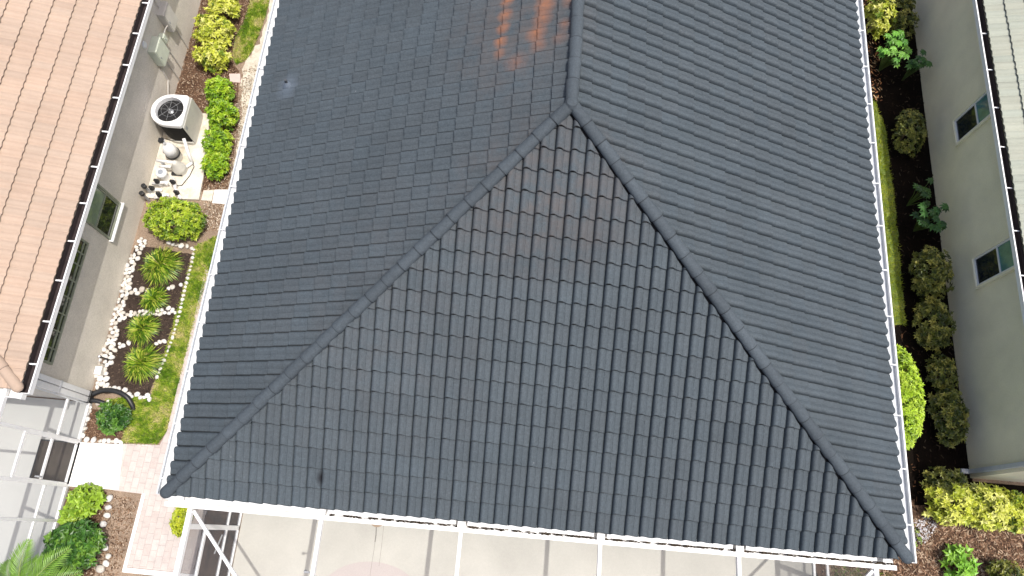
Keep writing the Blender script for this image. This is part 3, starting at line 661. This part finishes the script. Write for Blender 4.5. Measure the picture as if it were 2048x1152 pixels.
cx_, cy_ = -2.80, 8.50; K = 48; n = 48
outer = []; ext = acring(zt, .0)
def ray_out(A):
    d = Vector((math.cos(A), math.sin(A))); best = None
    for i in range(len(ext)):
        a = Vector(ext[i][:2]); b = Vector(ext[(i + 1) % len(ext)][:2]); e = b - a; den = d.x * e.y - d.y * e.x
        if abs(den) < 1e-9: continue
        w_ = a - Vector((cx_, cy_)); t_ = (w_.x * e.y - w_.y * e.x) / den; s_ = (w_.x * d.y - w_.y * d.x) / den
        if t_ > 0 and -1e-6 <= s_ <= 1 + 1e-6 and (best is None or t_ < best): best = t_
    return best
def rg(f, z): return [(cx_ + f(A) * math.cos(A), cy_ + f(A) * math.sin(A), z) for A in [2 * math.pi * i / K for i in range(K)]]
q = MB(); q.rings([rg(lambda A: ray_out(A) - .002, zt - .1), rg(ray_out, zt - .03), rg(lambda A: ray_out(A) * .985, zt), rg(lambda A: .35, zt), rg(lambda A: .34, zt + .02), rg(lambda A: .325, zt + .015), rg(lambda A: .315, zt - .16)], False, False)
q.build('top_cover', white, ac)
q = MB(); q.lathe((cx_, cy_, zt - .26), [(.312, 0), (.312, .01)], 32); q.build('fan_well', plain('well_black', (.01, .01, .012), .6), ac)
q = MB(); q.lathe((cx_, cy_, zt - .2), [(.06, 0), (.06, .12), (.02, .14)], 16)
for i in range(3):
    A = i * 2.094 + .5; rsn = []
    for j in range(9):
        a = A + j * .11; rsn.append([(cx_ + .06 * math.cos(a), cy_ + .06 * math.sin(a), zt - .17 + j * .008), (cx_ + .26 * math.cos(a + .2), cy_ + .26 * math.sin(a + .2), zt - .19 + j * .011)])
    q.rings(rsn, False, False, closed=False)
q.build('fan', plain('fan_grey', (.35, .36, .37), .35, .3), ac)
q = MB()
for rr in (.19,):
    q.tube([(cx_ + rr * math.cos(i * math.pi / 16), cy_ + rr * math.sin(i * math.pi / 16), zt + .012) for i in range(33)], .0022, 4)
for i in range(4): q.tube([(cx_ + .3 * math.cos(i * math.pi / 4), cy_ + .3 * math.sin(i * math.pi / 4), zt + .012), (cx_ - .3 * math.cos(i * math.pi / 4), cy_ - .3 * math.sin(i * math.pi / 4), zt + .012)], .0026, 4)
q.build('fan_guard', greyp, ac)
# pool filter tank
ft = empty('pool_filter', (-2.80, 7.72, .06), 'white pool filter tank with a black clamp band beside the air conditioner', 'pool filter')
fx, fy = -2.80, 7.70
MB().lathe((fx, fy, .065), [(.15, 0), (.155, .03), (.155, .20)], 24).build('tank_base', beige, ft, smooth=False)
MB().lathe((fx, fy, .265), [(.172, 0), (.172, .04)], 24).build('clamp_band', black, ft)
MB().lathe((fx, fy, .306), [(.155, 0), (.15, .18), (.13, .27), (.08, .33), (.03, .345)], 24).build('tank_top', white, ft, smooth=True)
q = MB(); q.lathe((fx - .02, fy + .02, .652), [(.035, 0), (.035, .05)], 12); q.tube([(fx - .02, fy + .02, .70), (fx - .02, fy + .10, .74)], .012, 8); q.build('air_valve', greyp, ft)
MB().box((fx - .20, fy + .05, .60), (fx - .08, fy + .17, .70), .02).build('pressure_gauge', black, ft)
# pump and plumbing
pu = empty('pool_pump', (-2.6, 7.35, .06), 'beige pool pump with white pipes next to the filter tank', 'pump')
q = MB(); q.rings([[(-2.62 + r__ * math.cos(i * math.pi / 9), 7.38 + r__ * math.sin(i * math.pi / 9), z__) for i in range(18)] for r__, z__ in ((.16, .065), (.16, .2), (.07, .42), (.05, .45))]); q.build('motor_cover', beige, pu)
q = MB(); q.tube([(-3.06, 7.42, .40), (-2.72, 7.40, .40), (-2.66, 7.40, .38)], .036, 12); q.tube([(-3.02, 7.33, .30), (-2.75, 7.33, .30)], .03, 12); q.tube([(-2.98, 7.42, .40), (-2.98, 7.42, .07)], .036, 12)
q.tube([(-2.52, 8.0, .50), (-2.44, 7.75, .30), (-2.38, 7.58, .10)], .038, 12); q.tube([(-2.38, 7.58, .11), (-2.5, 7.45, .11)], .038, 12); q.build('pipes', white, pu, smooth=True)
q = MB(); q.lathe((-2.94, 7.16, .065), [(.10, 0), (.10, .18), (.13, .2), (.13, .24), (.11, .27)], 20); q.build('strainer_pot', white, pu)
q = MB(); q.lathe((-2.94, 7.16, .336), [(.065, 0), (.065, .01)], 20); q.build('strainer_lid', plain('lid_clear', (.30, .33, .38), .3), pu)
q = MB(); q.box((-2.80, 7.22, .062), (-2.55, 7.30, .12)); q.build('foot', black, pu)
q = MB(); q.tube([(-2.4, 7.62, .09), (-2.33, 7.5, .075), (-2.38, 7.25, .075), (-2.5, 6.98, .08), (-2.62, 6.93, .16)], .009, 6); q.tube([(-3.02, 7.95, .55), (-2.8, 7.92, .5), (-2.5, 7.98, .42)], .008, 6); q.build('power_cord', black, pu)
def valve(label, x, y, h, ang=0, group='valves of the pool plumbing'):
    t = empty('diverter_valve', (x, y, .06), label, 'valve', group)
    c, s = math.cos(ang), math.sin(ang)
    q = MB(); q.tube([(x, y, .062), (x, y, h)], .036, 12); q.tube([(x - c * .15, y - s * .15, h - .04), (x + c * .15, y + s * .15, h - .04)], .036, 12); q.tube([(x + c * .15, y + s * .15, h - .04), (x + c * .15, y + s * .15, .062)], .036, 12); q.build('pipe', white, t, smooth=True)
    q = MB(); q.lathe((x, y, h), [(.055, 0), (.06, .03), (.05, .07)], 14); q.build('body', black, t)
    q = MB(); q.box((x - .05, y - .03, h + .071), (x + .05, y + .03, h + .12), .008); q.build('handle', black, t); return t
valve('black valve with a square head next to the strainer lid', -2.97, 6.92, .28, .2)
valve('black valve standing alone on the pad nearest the garden', -2.62, 6.95, .24, -1.2)
valve('low black valve close against the wall pipes', -3.10, 6.78, .18, .1)
valve('black valve just above the big round shrub', -2.88, 6.62, .2, .4)
valve('black valve between the lone valve and the round shrub', -2.50, 6.72, .18, 2.2)
for i, (y, l) in enumerate(((6.74, 'upper of two grey pipes with black caps against the wall'), (6.55, 'lower of two grey pipes with black caps against the wall'))):
    t = empty('capped_pipe', (-3.18, y, 0), l, 'pipe', 'capped pipes by the wall')
    MB().tube([(-3.2, y, .02), (-3.2, y, .34)], .032, 12).build('pipe', greyp, t); MB().lathe((-3.2, y, .341), [(.055, 0), (.055, .08), (.04, .09)], 14).build('cap', black, t)
# stepping slabs, junction box, spotlight
def paver(label, pts, m, z0=.012, th=.04):
    c = sum((P(*p, 0) for p in pts), Vector()) / len(pts)
    t = empty('stepping_slab', c, label, 'paving slab'); q = [P(*p, th) for p in pts]
    mb = MB(); mb.rings([[(v.x, v.y, z0 * 0 + .001) for v in reversed(q)], [(v.x, v.y, th) for v in reversed(q)]]); mb.build('slab', m, t, bevel=.006)
paver('small pink square slab at the tip of the top lawn', [(458, 147), (480, 147), (481, 165), (460, 164)], plain('pink_slab', (.62, .48, .44), .9))
paver('cream square slab against the gutter below the concrete pad', [(429, 379), (460, 379), (455, 408), (424, 406)], slabm)
paver('weathered grey slab beside the lower corner of the concrete pad', [(407, 380), (428, 380), (423, 402), (402, 400)], pad)
jp = P(190, 740, .12)
t = empty('junction_box', (jp.x + .05, jp.y, 0), 'square cream box standing on the ground against the left wall', 'box')
q = MB(); q.box((LW + .005, jp.y - .10, 0), (LW + .16, jp.y + .09, .14), .01); q.build('housing', beige, t); q = MB(); q.box((LW + .01, jp.y - .095, .1405), (LW + .155, jp.y + .085, .152), .004); q.build('lid', white, t)
a = P(199, 713, .38); b = P(225, 721, .05)
t = empty('path_light', (b.x, b.y, 0), 'thin black garden light on a stake between the pebbles and the lowest grass tuft', 'garden light')
MB().tube([(b.x, b.y, 0), (a.x, a.y, .36)], .012, 8).build('stake', black, t); q = MB(); q.lathe((a.x, a.y, .34), [(.03, 0), (.034, .05)], 14); q.build('head', black, t); q = MB(); q.lathe((a.x, a.y, .391), [(.024, 0), (.024, .004)], 14); q.build('lens', white, t)
a = P(106, 1076, .30)
t = empty('path_light', (a.x + .06, a.y, 0), 'black garden light with a pale lens by the white flowers at lower left', 'garden light')
MB().tube([(a.x + .06, a.y, 0), (a.x, a.y, .28)], .012, 8).build('stake', black, t); q = MB(); q.lathe((a.x, a.y, .27), [(.03, 0), (.034, .05)], 14); q.build('head', black, t); q = MB(); q.lathe((a.x, a.y, .321), [(.024, 0), (.024, .004)], 14); q.build('lens', white, t)

# ------------------------------------------------------------------ stones
def stone_mesh(seed):
    bm = bmesh.new(); bmesh.ops.create_icosphere(bm, subdivisions=2, radius=1)
    for v in bm.verts:
        k = 1 + .28 * noise.noise(v.co * 1.1 + Vector((seed * 3.7, seed, 0))); v.co = Vector((v.co.x * k, v.co.y * k * .85, v.co.z * k * .55))
    me = bpy.data.meshes.new('stone'); bm.to_mesh(me); bm.free(); me.materials.append(stone)
    me.polygons.foreach_set('use_smooth', [True] * len(me.polygons)); return me
SM = [stone_mesh(i) for i in range(7)]
nst = 0
def put_stone(x, y, r, label, group, rr):
    o = bpy.data.objects.new('stone', rr.choice(SM)); col.objects.link(o); o.location = (x, y, .02 + r * .35)
    o.scale = (r * rr.uniform(.85, 1.2), r * rr.uniform(.85, 1.15), r * rr.uniform(.8, 1.2)); o.rotation_euler = (rr.uniform(-.2, .2), rr.uniform(-.2, .2), rr.uniform(0, 6.28))
    tag(o, label, 'stone', group)
def stone_line(px, spacing, r, width, label, group, seed):
    global nst
    rr = random.Random(seed); pts = [P(a, b, 0) for a, b in px]; placed = []
    L_ = sum((b - a).length for a, b in zip(pts[:-1], pts[1:])); n_ = int(L_ / spacing * max(1, width))
    tries = 0
    while len(placed) < n_ and tries < n_ * 30:
        tries += 1; s = rr.uniform(0, L_) if width > 1 else (len(placed) + .5) * spacing + rr.uniform(-.1, .1) * spacing; acc = 0
        for a, b in zip(pts[:-1], pts[1:]):
            l = (b - a).length
            if acc + l >= s: d = (b - a) / l; p = a + d * (s - acc); break
            acc += l
        else: p = pts[-1]; d = (pts[-1] - pts[-2]).normalized()
        off = rr.uniform(-.5, .5) * (width - 1) * spacing; p = p + Vector((-d.y, d.x, 0)) * off; R_ = r * rr.uniform(.75, 1.2)
        if width > 1 and any((p.x - q[0]) ** 2 + (p.y - q[1]) ** 2 < (.72 * (R_ + q[2])) ** 2 for q in placed): continue
        placed.append((p.x, p.y, R_)); put_stone(p.x, p.y, R_, label, group, rr); nst += 1
G1 = 'white stones edging the grass tuft beds'
stone_line([(290, 480), (264, 528), (250, 588), (234, 640), (224, 690)], .098, .056, 2.7, 'rounded white stone in the pebble border running beside the left wall', G1, 1)
stone_line([(222, 692), (208, 735), (205, 775)], .105, .066, 3.6, 'whitish stone in the wide pebble patch beside the lowest grass tuft', G1, 2)
stone_line([(335, 488), (388, 496)], .11, .06, 1.7, 'white stone in the row under the big round shrub', G1, 3)
stone_line([(390, 497), (384, 530), (372, 575), (361, 625), (345, 680), (330, 720), (312, 762)], .10, .042, 1, 'small white stone in the thin row along the lawn edge', G1, 4)
stone_line([(262, 588), (300, 578)], .12, .063, 1.8, 'white stone between the top two grass tufts, left part of the row', G1, 5)
stone_line([(338, 578), (370, 570)], .12, .06, 1.3, 'white stone between the top two grass tufts, lawn side of the row', G1, 6)
stone_line([(245, 632), (352, 621)], .10, .06, 2.3, 'white stone in the row between the second and third grass tufts', G1, 7)
stone_line([(235, 694), (262, 688)], .11, .06, 2.0, 'white stone left of the third and fourth grass tufts', G1, 8)
stone_line([(300, 693), (330, 682)], .12, .06, 1.3, 'white stone right between the third and fourth grass tufts', G1, 9)
stone_line([(205, 778), (240, 775), (262, 790), (303, 797)], .12, .062, 1.7, 'white stone in the curved row below the lowest grass tuft', G1, 10)
stone_line([(186, 812), (176, 840), (170, 872)], .12, .05, 1.5, 'pale stone left of the small dark green shrub', G1, 11)
stone_line([(190, 808), (225, 803)], .12, .05, 1.2, 'pale stone above the small dark green shrub', G1, 12)
stone_line([(170, 880), (244, 884)], .115, .058, 1.2, 'white stone in the short row above the white slab', G1, 13)
stone_line([(222, 990), (219, 1012), (216, 1032), (208, 1050), (202, 1066), (208, 1080), (214, 1100), (221, 1118), (210, 1133), (196, 1142), (186, 1150)], .165, .082, 1, 'large cream stone in the curving row beside the paver path', 'large stones beside the path', 14)

# ------------------------------------------------------------------ plants
def leaf(mb, p, d, up, L_, wd, fold=.25, droop=.2):
    side = d.cross(up)
    if side.length < 1e-3: side = d.cross(Vector((1, 0, 0)))
    side.normalize(); nn = side.cross(d)
    a = p + d * L_ * .45 + side * wd * .5 + nn * wd * fold; b = p + d * L_ * .45 - side * wd * .5 + nn * wd * fold; tip = p + d * L_ - nn * L_ * droop
    mid = p + d * L_ * .5
    n = len(mb.v); mb.v += [tuple(p), tuple(a), tuple(tip), tuple(b), tuple(mid)]
    mb.face([n, n + 1, n + 4]); mb.face([n + 1, n + 2, n + 4]); mb.face([n + 2, n + 3, n + 4]); mb.face([n + 3, n, n + 4])
bark = plain('twig', (.22, .17, .12), .8)
def shrub(name, label, c, rx, ry, h, n, pal, ll=.06, lw=.026, k=6, group=None, seed=1, rot=0, sq=2.0, stems=6, lump=.3, twigs=0, lf=5.0, cat='shrub', rise=.55, gaps=.0, zc=.45, flowers=0):
    r = random.Random(seed); c = Vector((c[0], c[1], 0)); t = empty(name, c, label, cat, group); mb = MB(); cr, sr = math.cos(rot), math.sin(rot)
    zc_ = h * zc; tops = []
    ll *= 1.22; lw *= 1.2; n = int(n * .62); gaps = max(gaps, .27); i = 0; tries = 0
    while i < n and tries < n * 4:
        tries += 1
        A = r.uniform(0, 2 * math.pi); zz = r.uniform(-.55, 1.0) if r.random() < .8 else r.uniform(.2, 1)
        q = math.sqrt(max(0, 1 - zz * zz)); dx, dy = math.cos(A) * q, math.sin(A) * q
        m = (abs(dx) ** sq + abs(dy) ** sq + abs(zz) ** sq) ** (1 / sq)
        D = Vector((dx / m, dy / m, zz / m))
        lum = noise.noise(D * 1.6 + Vector((seed * 7.3, 0, 0))) * .6 + noise.noise(D * lf * .9 + Vector((0, seed * 3.1, 0))) * .5
        if gaps and noise.noise(D * lf * .62 + Vector((5, seed * 2.1, 9))) < -.5 + gaps: continue
        rad = 1 + lump * lum
        dep = r.random(); rad *= (1 - .42 * dep * dep)
        px, py, pz = D.x * rx * rad, D.y * ry * rad, zc_ + D.z * (h - zc_ if D.z > 0 else zc_ * .9) * rad
        p = c + Vector((px * cr - py * sr, px * sr + py * cr, max(.03, pz)))
        nrm = Vector((D.x / rx, D.y / ry, D.z / (h * .55))); nrm.normalize(); nrm = Vector((nrm.x * cr - nrm.y * sr, nrm.x * sr + nrm.y * cr, nrm.z))
        ax = (nrm + Vector((0, 0, .9)) + Vector((r.uniform(-.5, .5), r.uniform(-.5, .5), r.uniform(-.2, .3)))).normalized()
        s1 = ax.cross(Vector((.3, .7, .2))).normalized(); s2 = ax.cross(s1)
        sh = .5 + .5 * noise.noise(D * 2.6 + Vector((seed, seed * 5, 2))); ci = min(len(pal) - 1, max(0, int((sh + r.uniform(-.3, .3)) * len(pal))))
        ph = r.uniform(0, 6.28)
        for j in range(k):
            B = ph + j * 2.4; el = r.uniform(.1, .9) * rise * 1.8
            d = (s1 * math.cos(B) + s2 * math.sin(B)) * math.cos(el) + ax * math.sin(el); kk = r.uniform(.72, 1.25); pc = pal[ci]; mb.cc = (pc[0] * kk, pc[1] * kk, pc[2] * kk)
            leaf(mb, p, d.normalized(), ax, ll * r.uniform(.7, 1.2), lw * r.uniform(.8, 1.2))
        if r.random() < .02: tops.append(p)
        i += 1
    mb.build('foliage', leafm, t)
    st = MB()
    for j in range(stems):
        A = r.uniform(0, 6.28); e = c + Vector((math.cos(A) * rx * .5, math.sin(A) * ry * .5, h * .7)); e = c + Vector(((e - c).x * cr - (e - c).y * sr, (e - c).x * sr + (e - c).y * cr, h * .7))
        st.tube([c + Vector((math.cos(A) * .03, math.sin(A) * .03, 0)), c.lerp(e, .5) + Vector((0, 0, .05)), e], [.012, .009, .005], 5)
    for j in range(twigs):
        A = r.uniform(0, 6.28); f = r.uniform(.1, .75); b = c + Vector((math.cos(A) * rx * f, math.sin(A) * ry * f, h * .75)); d = Vector((r.uniform(-1, 1), r.uniform(-1, 1), .7)) * .11
        st.tube([b, b + d * .5, b + d + Vector((r.uniform(-.03, .03), r.uniform(-.03, .03), .03))], [.0055, .004, .003], 4)
    st.build('stem', bark, t)
    if flowers:
        fl = MB()
        for j in range(flowers):
            A = r.uniform(0, 6.28); p = c + Vector((math.cos(A) * rx * .9, math.sin(A) * ry * .9, h * r.uniform(.6, .95)))
            for m_ in range(5): fl.cc = (.85, .85, .75); leaf(fl, p, Vector((math.cos(m_ * 1.257), math.sin(m_ * 1.257), .5)).normalized(), Vector((0, 0, 1)), .045, .03)
        fl.build('flowers', leafm, t)
    return t
YEL = [(.13, .20, .015), (.34, .40, .03), (.48, .52, .05), (.58, .60, .12), (.66, .66, .2)]
GRN = [(.09, .20, .006), (.18, .33, .01), (.27, .44, .015), (.38, .52, .03)]
DGR = [(.02, .07, .01), (.04, .12, .015), (.08, .19, .02), (.13, .26, .03)]
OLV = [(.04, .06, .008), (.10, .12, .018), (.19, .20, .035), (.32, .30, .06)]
LIM = [(.20, .33, .015), (.28, .43, .02), (.36, .52, .03), (.42, .56, .05)]
def S(px, py, z): v = P(px, py, z); return (v.x, v.y)
gy = 'variegated shrubs by the upper left wall'
shrub('variegated_shrub', 'yellow leaved shrub cut by the top edge of the photo, beside the top lawn', S(447, 8, .45), .36, .34, .75, 330, YEL, .085, .04, 6, gy, 21, lump=.5, twigs=6)
shrub('variegated_shrub', 'large yellow leaved shrub with bare twigs, second from the top', S(428, 58, .45), .42, .44, .8, 480, YEL, .085, .04, 6, gy, 22, lump=.5, twigs=14)
shrub('variegated_shrub', 'rounded yellow leaved shrub just above the pink slab', S(424, 112, .42), .36, .28, .7, 320, YEL, .085, .04, 6, gy, 23, lump=.45, twigs=6)
gg = 'bright green shrubs in a row between the pad and the gutter'
shrub('green_shrub', 'bright green shrub at the top of the row, below the pink slab', S(437, 178, .4), .31, .30, .65, 430, GRN, .075, .03, 6, gg, 24, lump=.4)
shrub('green_shrub', 'bright green shrub beside the fan end of the air conditioner', S(444, 226, .4), .33, .34, .7, 480, GRN, .075, .03, 6, gg, 25, lump=.4)
shrub('green_shrub', 'bright green shrub beside the concrete pad, third in the row', S(433, 281, .4), .30, .32, .65, 420, GRN, .075, .03, 6, gg, 26, lump=.4)
shrub('green_shrub', 'bright green shrub at the bottom of the row by the cream slab', S(430, 328, .36), .26, .30, .58, 360, GRN, .075, .03, 6, gg, 27, lump=.4)
shrub('round_shrub', 'big round shrub with bare twigs on top below the pool pump', S(349, 436, .45), .62, .44, .82, 1150, [(.09, .17, .01), (.20, .31, .015), (.32, .43, .025), (.42, .50, .05)], .07, .03, 6, None, 28, lump=.25, twigs=55, sq=2.4)
shrub('small_shrub', 'small dark green shrub ringed by stones above the white slab', S(225, 834, .25), .30, .27, .42, 250, DGR, .085, .045, 6, None, 29, lump=.35)
shrub('broadleaf_shrub', 'light green broad leaved shrub just below the white slab', S(168, 998, .28), .30, .22, .42, 110, [(.16, .28, .02), (.24, .38, .03), (.33, .47, .05)], .12, .07, 5, 'broad leaved shrubs lower left', 30, lump=.5, gaps=.36)
shrub('broadleaf_shrub', 'light green broad leaved shrub between the white slab and the palm', S(152, 1024, .22), .30, .16, .34, 90, [(.16, .28, .02), (.24, .38, .03), (.33, .47, .05)], .11, .065, 5, 'broad leaved shrubs lower left', 31, lump=.5, gaps=.36, rot=.5)
shrub('flowering_shrub', 'dark green bush with white flowers behind the palm fronds', S(143, 1094, .45), .47, .44, .75, 520, DGR, .11, .06, 6, None, 32, lump=.3, flowers=0)
fw = S(103, 1108, .3)
shrub('white_flower', 'strip of small white flowers against the left screen enclosure', fw, .10, .42, .36, 60, DGR, .07, .04, 5, None, 33, flowers=26, cat='flower')
shrub('clipped_hedge', 'narrow yellow green hedge outside the corner of the pool enclosure', S(362, 1035, .3), .13, .34, .5, 260, [(.26, .33, .01), (.38, .44, .02), (.48, .52, .04)], .06, .03, 6, None, 34, lump=.3)
# right side
go = 'olive shrubs along the cream wall'
shrub('variegated_shrub', 'yellow shrub at the top right with its left side in sun', S(1768, 22, .7), .26, .55, 1.0, 240, YEL, .09, .045, 6, None, 41, lump=.5)
shrub('olive_shrub', 'dark olive shrub against the cream wall at the top edge', S(1802, 25, .5), .36, .75, .85, 650, OLV, .06, .03, 6, go, 42, lump=.4)
def papaya(label, c, h, n, rad, seed, pal):
    r = random.Random(seed); c = Vector((c[0], c[1], 0)); t = empty('broadleaf_plant', c, label, 'plant', 'lobed leaf plants by the cream wall'); mb = MB(); st = MB()
    for i in range(n):
        A = r.uniform(0, 6.28); q = rad * math.sqrt(r.uniform(.02, 1)); e = c + Vector((math.cos(A) * q, math.sin(A) * q, h * r.uniform(.65, 1.05))); st.tube([c, c.lerp(e, .5) + Vector((0, 0, .12 * h)), e], [.012, .008, .004], 5)
        up = Vector((r.uniform(-.3, .3), r.uniform(-.3, .3), 1)).normalized(); ph = r.uniform(0, 6.28); kk = r.uniform(.75, 1.25); pc = r.choice(pal)
        for j in range(7):
            B = ph + j * .9; mb.cc = (pc[0] * kk, pc[1] * kk, pc[2] * kk); leaf(mb, e, (Vector((math.cos(B), math.sin(B), 0)) - up * .1).normalized(), up, .11 * r.uniform(.8, 1.2), .065)
    mb.build('leaves', leafm, t); st.build('stem', plain('green_stem', (.08, .13, .03), .6), t)
LP_ = [(.09, .26, .03), (.14, .34, .04), (.19, .40, .06)]
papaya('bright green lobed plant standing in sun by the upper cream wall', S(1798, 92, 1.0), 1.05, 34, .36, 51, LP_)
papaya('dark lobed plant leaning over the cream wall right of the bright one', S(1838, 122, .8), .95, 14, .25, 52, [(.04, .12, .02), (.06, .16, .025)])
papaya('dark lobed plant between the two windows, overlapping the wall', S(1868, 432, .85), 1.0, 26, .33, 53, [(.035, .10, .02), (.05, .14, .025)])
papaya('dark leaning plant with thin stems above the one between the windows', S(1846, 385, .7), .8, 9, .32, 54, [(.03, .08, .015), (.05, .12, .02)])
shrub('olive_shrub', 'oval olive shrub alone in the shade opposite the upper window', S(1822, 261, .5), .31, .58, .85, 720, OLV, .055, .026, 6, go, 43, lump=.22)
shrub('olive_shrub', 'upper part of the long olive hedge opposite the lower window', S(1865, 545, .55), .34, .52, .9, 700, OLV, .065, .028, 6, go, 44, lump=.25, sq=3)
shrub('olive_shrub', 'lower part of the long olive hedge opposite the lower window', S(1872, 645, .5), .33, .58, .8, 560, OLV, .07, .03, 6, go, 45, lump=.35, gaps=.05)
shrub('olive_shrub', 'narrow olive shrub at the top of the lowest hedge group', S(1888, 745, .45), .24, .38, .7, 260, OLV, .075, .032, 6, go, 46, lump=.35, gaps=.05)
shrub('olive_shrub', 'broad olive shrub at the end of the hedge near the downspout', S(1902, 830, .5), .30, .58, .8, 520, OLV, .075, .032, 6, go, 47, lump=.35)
hp = P(1800, 790, 1.1)
shrub('bright_hedge', 'tall lime green clipped bush rising against the right gutter', (hp.x - .05, hp.y), .47, 1.05, 1.45, 3300, LIM, .06, .024, 6, None, 48, lump=.10, sq=2.6, lf=8, zc=.6)
shrub('variegated_shrub', 'yellow shrub in sun below the downspout, left of its twin', S(1910, 1005, .45), .48, .40, .75, 400, YEL[1:], .09, .045, 6, 'yellow shrubs by the downspout', 49, lump=.45, twigs=4)
shrub('variegated_shrub', 'brightest yellow shrub by the bottom right wall corner', S(1972, 1012, .5), .50, .42, .8, 440, YEL[1:], .09, .045, 6, 'yellow shrubs by the downspout', 50, lump=.45, twigs=6)
shrub('olive_shrub', 'shaded shrub tip above the two yellow shrubs at bottom right', S(1895, 960, .4), .36, .26, .7, 200, OLV, .075, .034, 6, go, 55, lump=.4)
shrub('variegated_shrub', 'yellow and green shrub cut by the right edge of the photo', S(2036, 1022, .4), .30, .40, .65, 220, YEL[:4], .09, .045, 6, None, 56, lump=.5)
shrub('weed', 'bright green leafy weed in the mulch at the bottom right', S(1929, 1132, .35), .26, .30, .5, 60, [(.16, .36, .03), (.24, .46, .05)], .13, .06, 6, None, 57, lump=.4, cat='plant', stems=5)
shrub('ground_cover', 'low green and purple clump beside the lower right roof corner', S(1825, 1072, .08), .16, .26, .16, 110, [(.14, .22, .04), (.22, .3, .05), (.35, .33, .4)], .045, .022, 5, None, 58, cat='plant', stems=3, lump=.5)
shrub('bush', 'dark bush cut by the bottom right corner of the photo', S(2020, 1150, .4), .3, .25, .6, 160, OLV, .08, .035, 6, None, 59, lump=.4)

def tuft(label, c, rad, n, seed):
    r = random.Random(seed); t = empty('grass_tuft', (c[0], c[1], 0), label, 'grass tuft', 'grass tufts in the dark mulch'); mb = MB()
    pal = [(.05, .12, .008), (.12, .24, .012), (.24, .36, .025), (.42, .48, .07), (.50, .45, .16)]
    for i in range(n):
        A = r.uniform(0, 6.28); l = rad * r.uniform(.75, 1.3); e = r.uniform(.15, 1.35); hh = rad * 1.15 * e * .75; pc = r.choice(pal[:4] if r.random() < .93 else pal); k = r.uniform(.8, 1.2); mb.cc = tuple(q * k for q in pc)
        out = l * math.cos(min(1.4, e * .85)) + .04; d = Vector((math.cos(A), math.sin(A), 0)); s = Vector((-d.y, d.x, 0)) * .010
        b0 = Vector((c[0], c[1], .02)) + d * r.uniform(0, .07); side = Vector((-d.y, d.x, 0)) * r.uniform(-.06, .06)
        p = [b0, b0 + d * out * .35 + Vector((0, 0, hh * .75)) + side * .2, b0 + d * out * .72 + Vector((0, 0, hh * .95)) + side * .6, b0 + d * out * 1.05 + Vector((0, 0, hh * .55)) + side]
        n0 = len(mb.v)
        for q, w_ in zip(p[:3], (1, 1.1, .8)): mb.v += [tuple(q - s * w_), tuple(q + s * w_)]
        mb.v.append(tuple(p[3])); mb.face([n0, n0 + 1, n0 + 3, n0 + 2]); mb.face([n0 + 2, n0 + 3, n0 + 5, n0 + 4]); mb.face([n0 + 4, n0 + 5, n0 + 6])
    mb.build('blades', leafm, t)
tuft('largest grass tuft, right under the big round shrub', S(321, 531, .16), .37, 760, 61)
tuft('smallest grass tuft, second from the big round shrub', S(307, 598, .12), .235, 420, 62)
tuft('grass tuft third from the big round shrub', S(284, 656, .14), .285, 520, 63)
tuft('lowest grass tuft with yellowing blades by the black garden light', S(283, 726, .16), .335, 700, 64)

pc_ = P(62, 1190, .4); palm = empty('palm', (pc_.x, pc_.y, 0), 'feathery palm at the bottom left corner of the photo', 'palm'); rp = random.Random(77)
MB().tube([(pc_.x, pc_.y, 0), (pc_.x, pc_.y, .35), (pc_.x, pc_.y, .7)], [.09, .08, .06], 12).build('trunk', bark, palm, smooth=True)
tips = [(58, 1082, 1.4), (138, 1098, 1.3), (95, 1112, 1.1), (18, 1122, 1.2), (160, 1146, 1.0), (-20, 1160, 1.3), (40, 1240, 1.2), (140, 1230, 1.2)]
for i, (a, b, h_) in enumerate(tips):
    e = P(a, b, h_ * .8); st_ = Vector((pc_.x, pc_.y, .68)); mid = st_.lerp(e, .5) + Vector((0, 0, .35)); mb = MB(); prev = None; N_ = 28; sp = []
    for j in range(N_ + 1):
        u = j / N_; p = st_ * (1 - u) ** 2 + mid * 2 * u * (1 - u) + e * u * u; sp.append(p)
    for j in range(5, N_ + 1):
        d = (sp[j] - sp[j - 1]).normalized(); sd = d.cross(Vector((0, 0, 1))).normalized(); u = j / N_; l = .30 * math.sin(math.pi * (.12 + .83 * u)) + .03
        for s in (-1, 1):
            k = rp.uniform(.8, 1.2); mb.cc = (.14 * k, .27 * k, .03 * k); dd = (sd * s * .8 + d * .75 + Vector((0, 0, rp.uniform(0, .15)))).normalized(); leaf(mb, sp[j], dd, Vector((0, 0, 1)), l * rp.uniform(.9, 1.1), .026, .2, .12)
            leaf(mb, sp[j] - d * .012, (dd + d * .08).normalized(), Vector((0, 0, 1)), l * rp.uniform(.85, 1.0), .022, .2, .15)
    fr = mb.build('frond', leafm, palm); q = MB(); q.tube(sp, [.012 - .008 * j / N_ for j in range(N_ + 1)], 5); q.build('midrib', plain('midrib', (.25, .33, .08), .5), fr)
print('stones', nst)
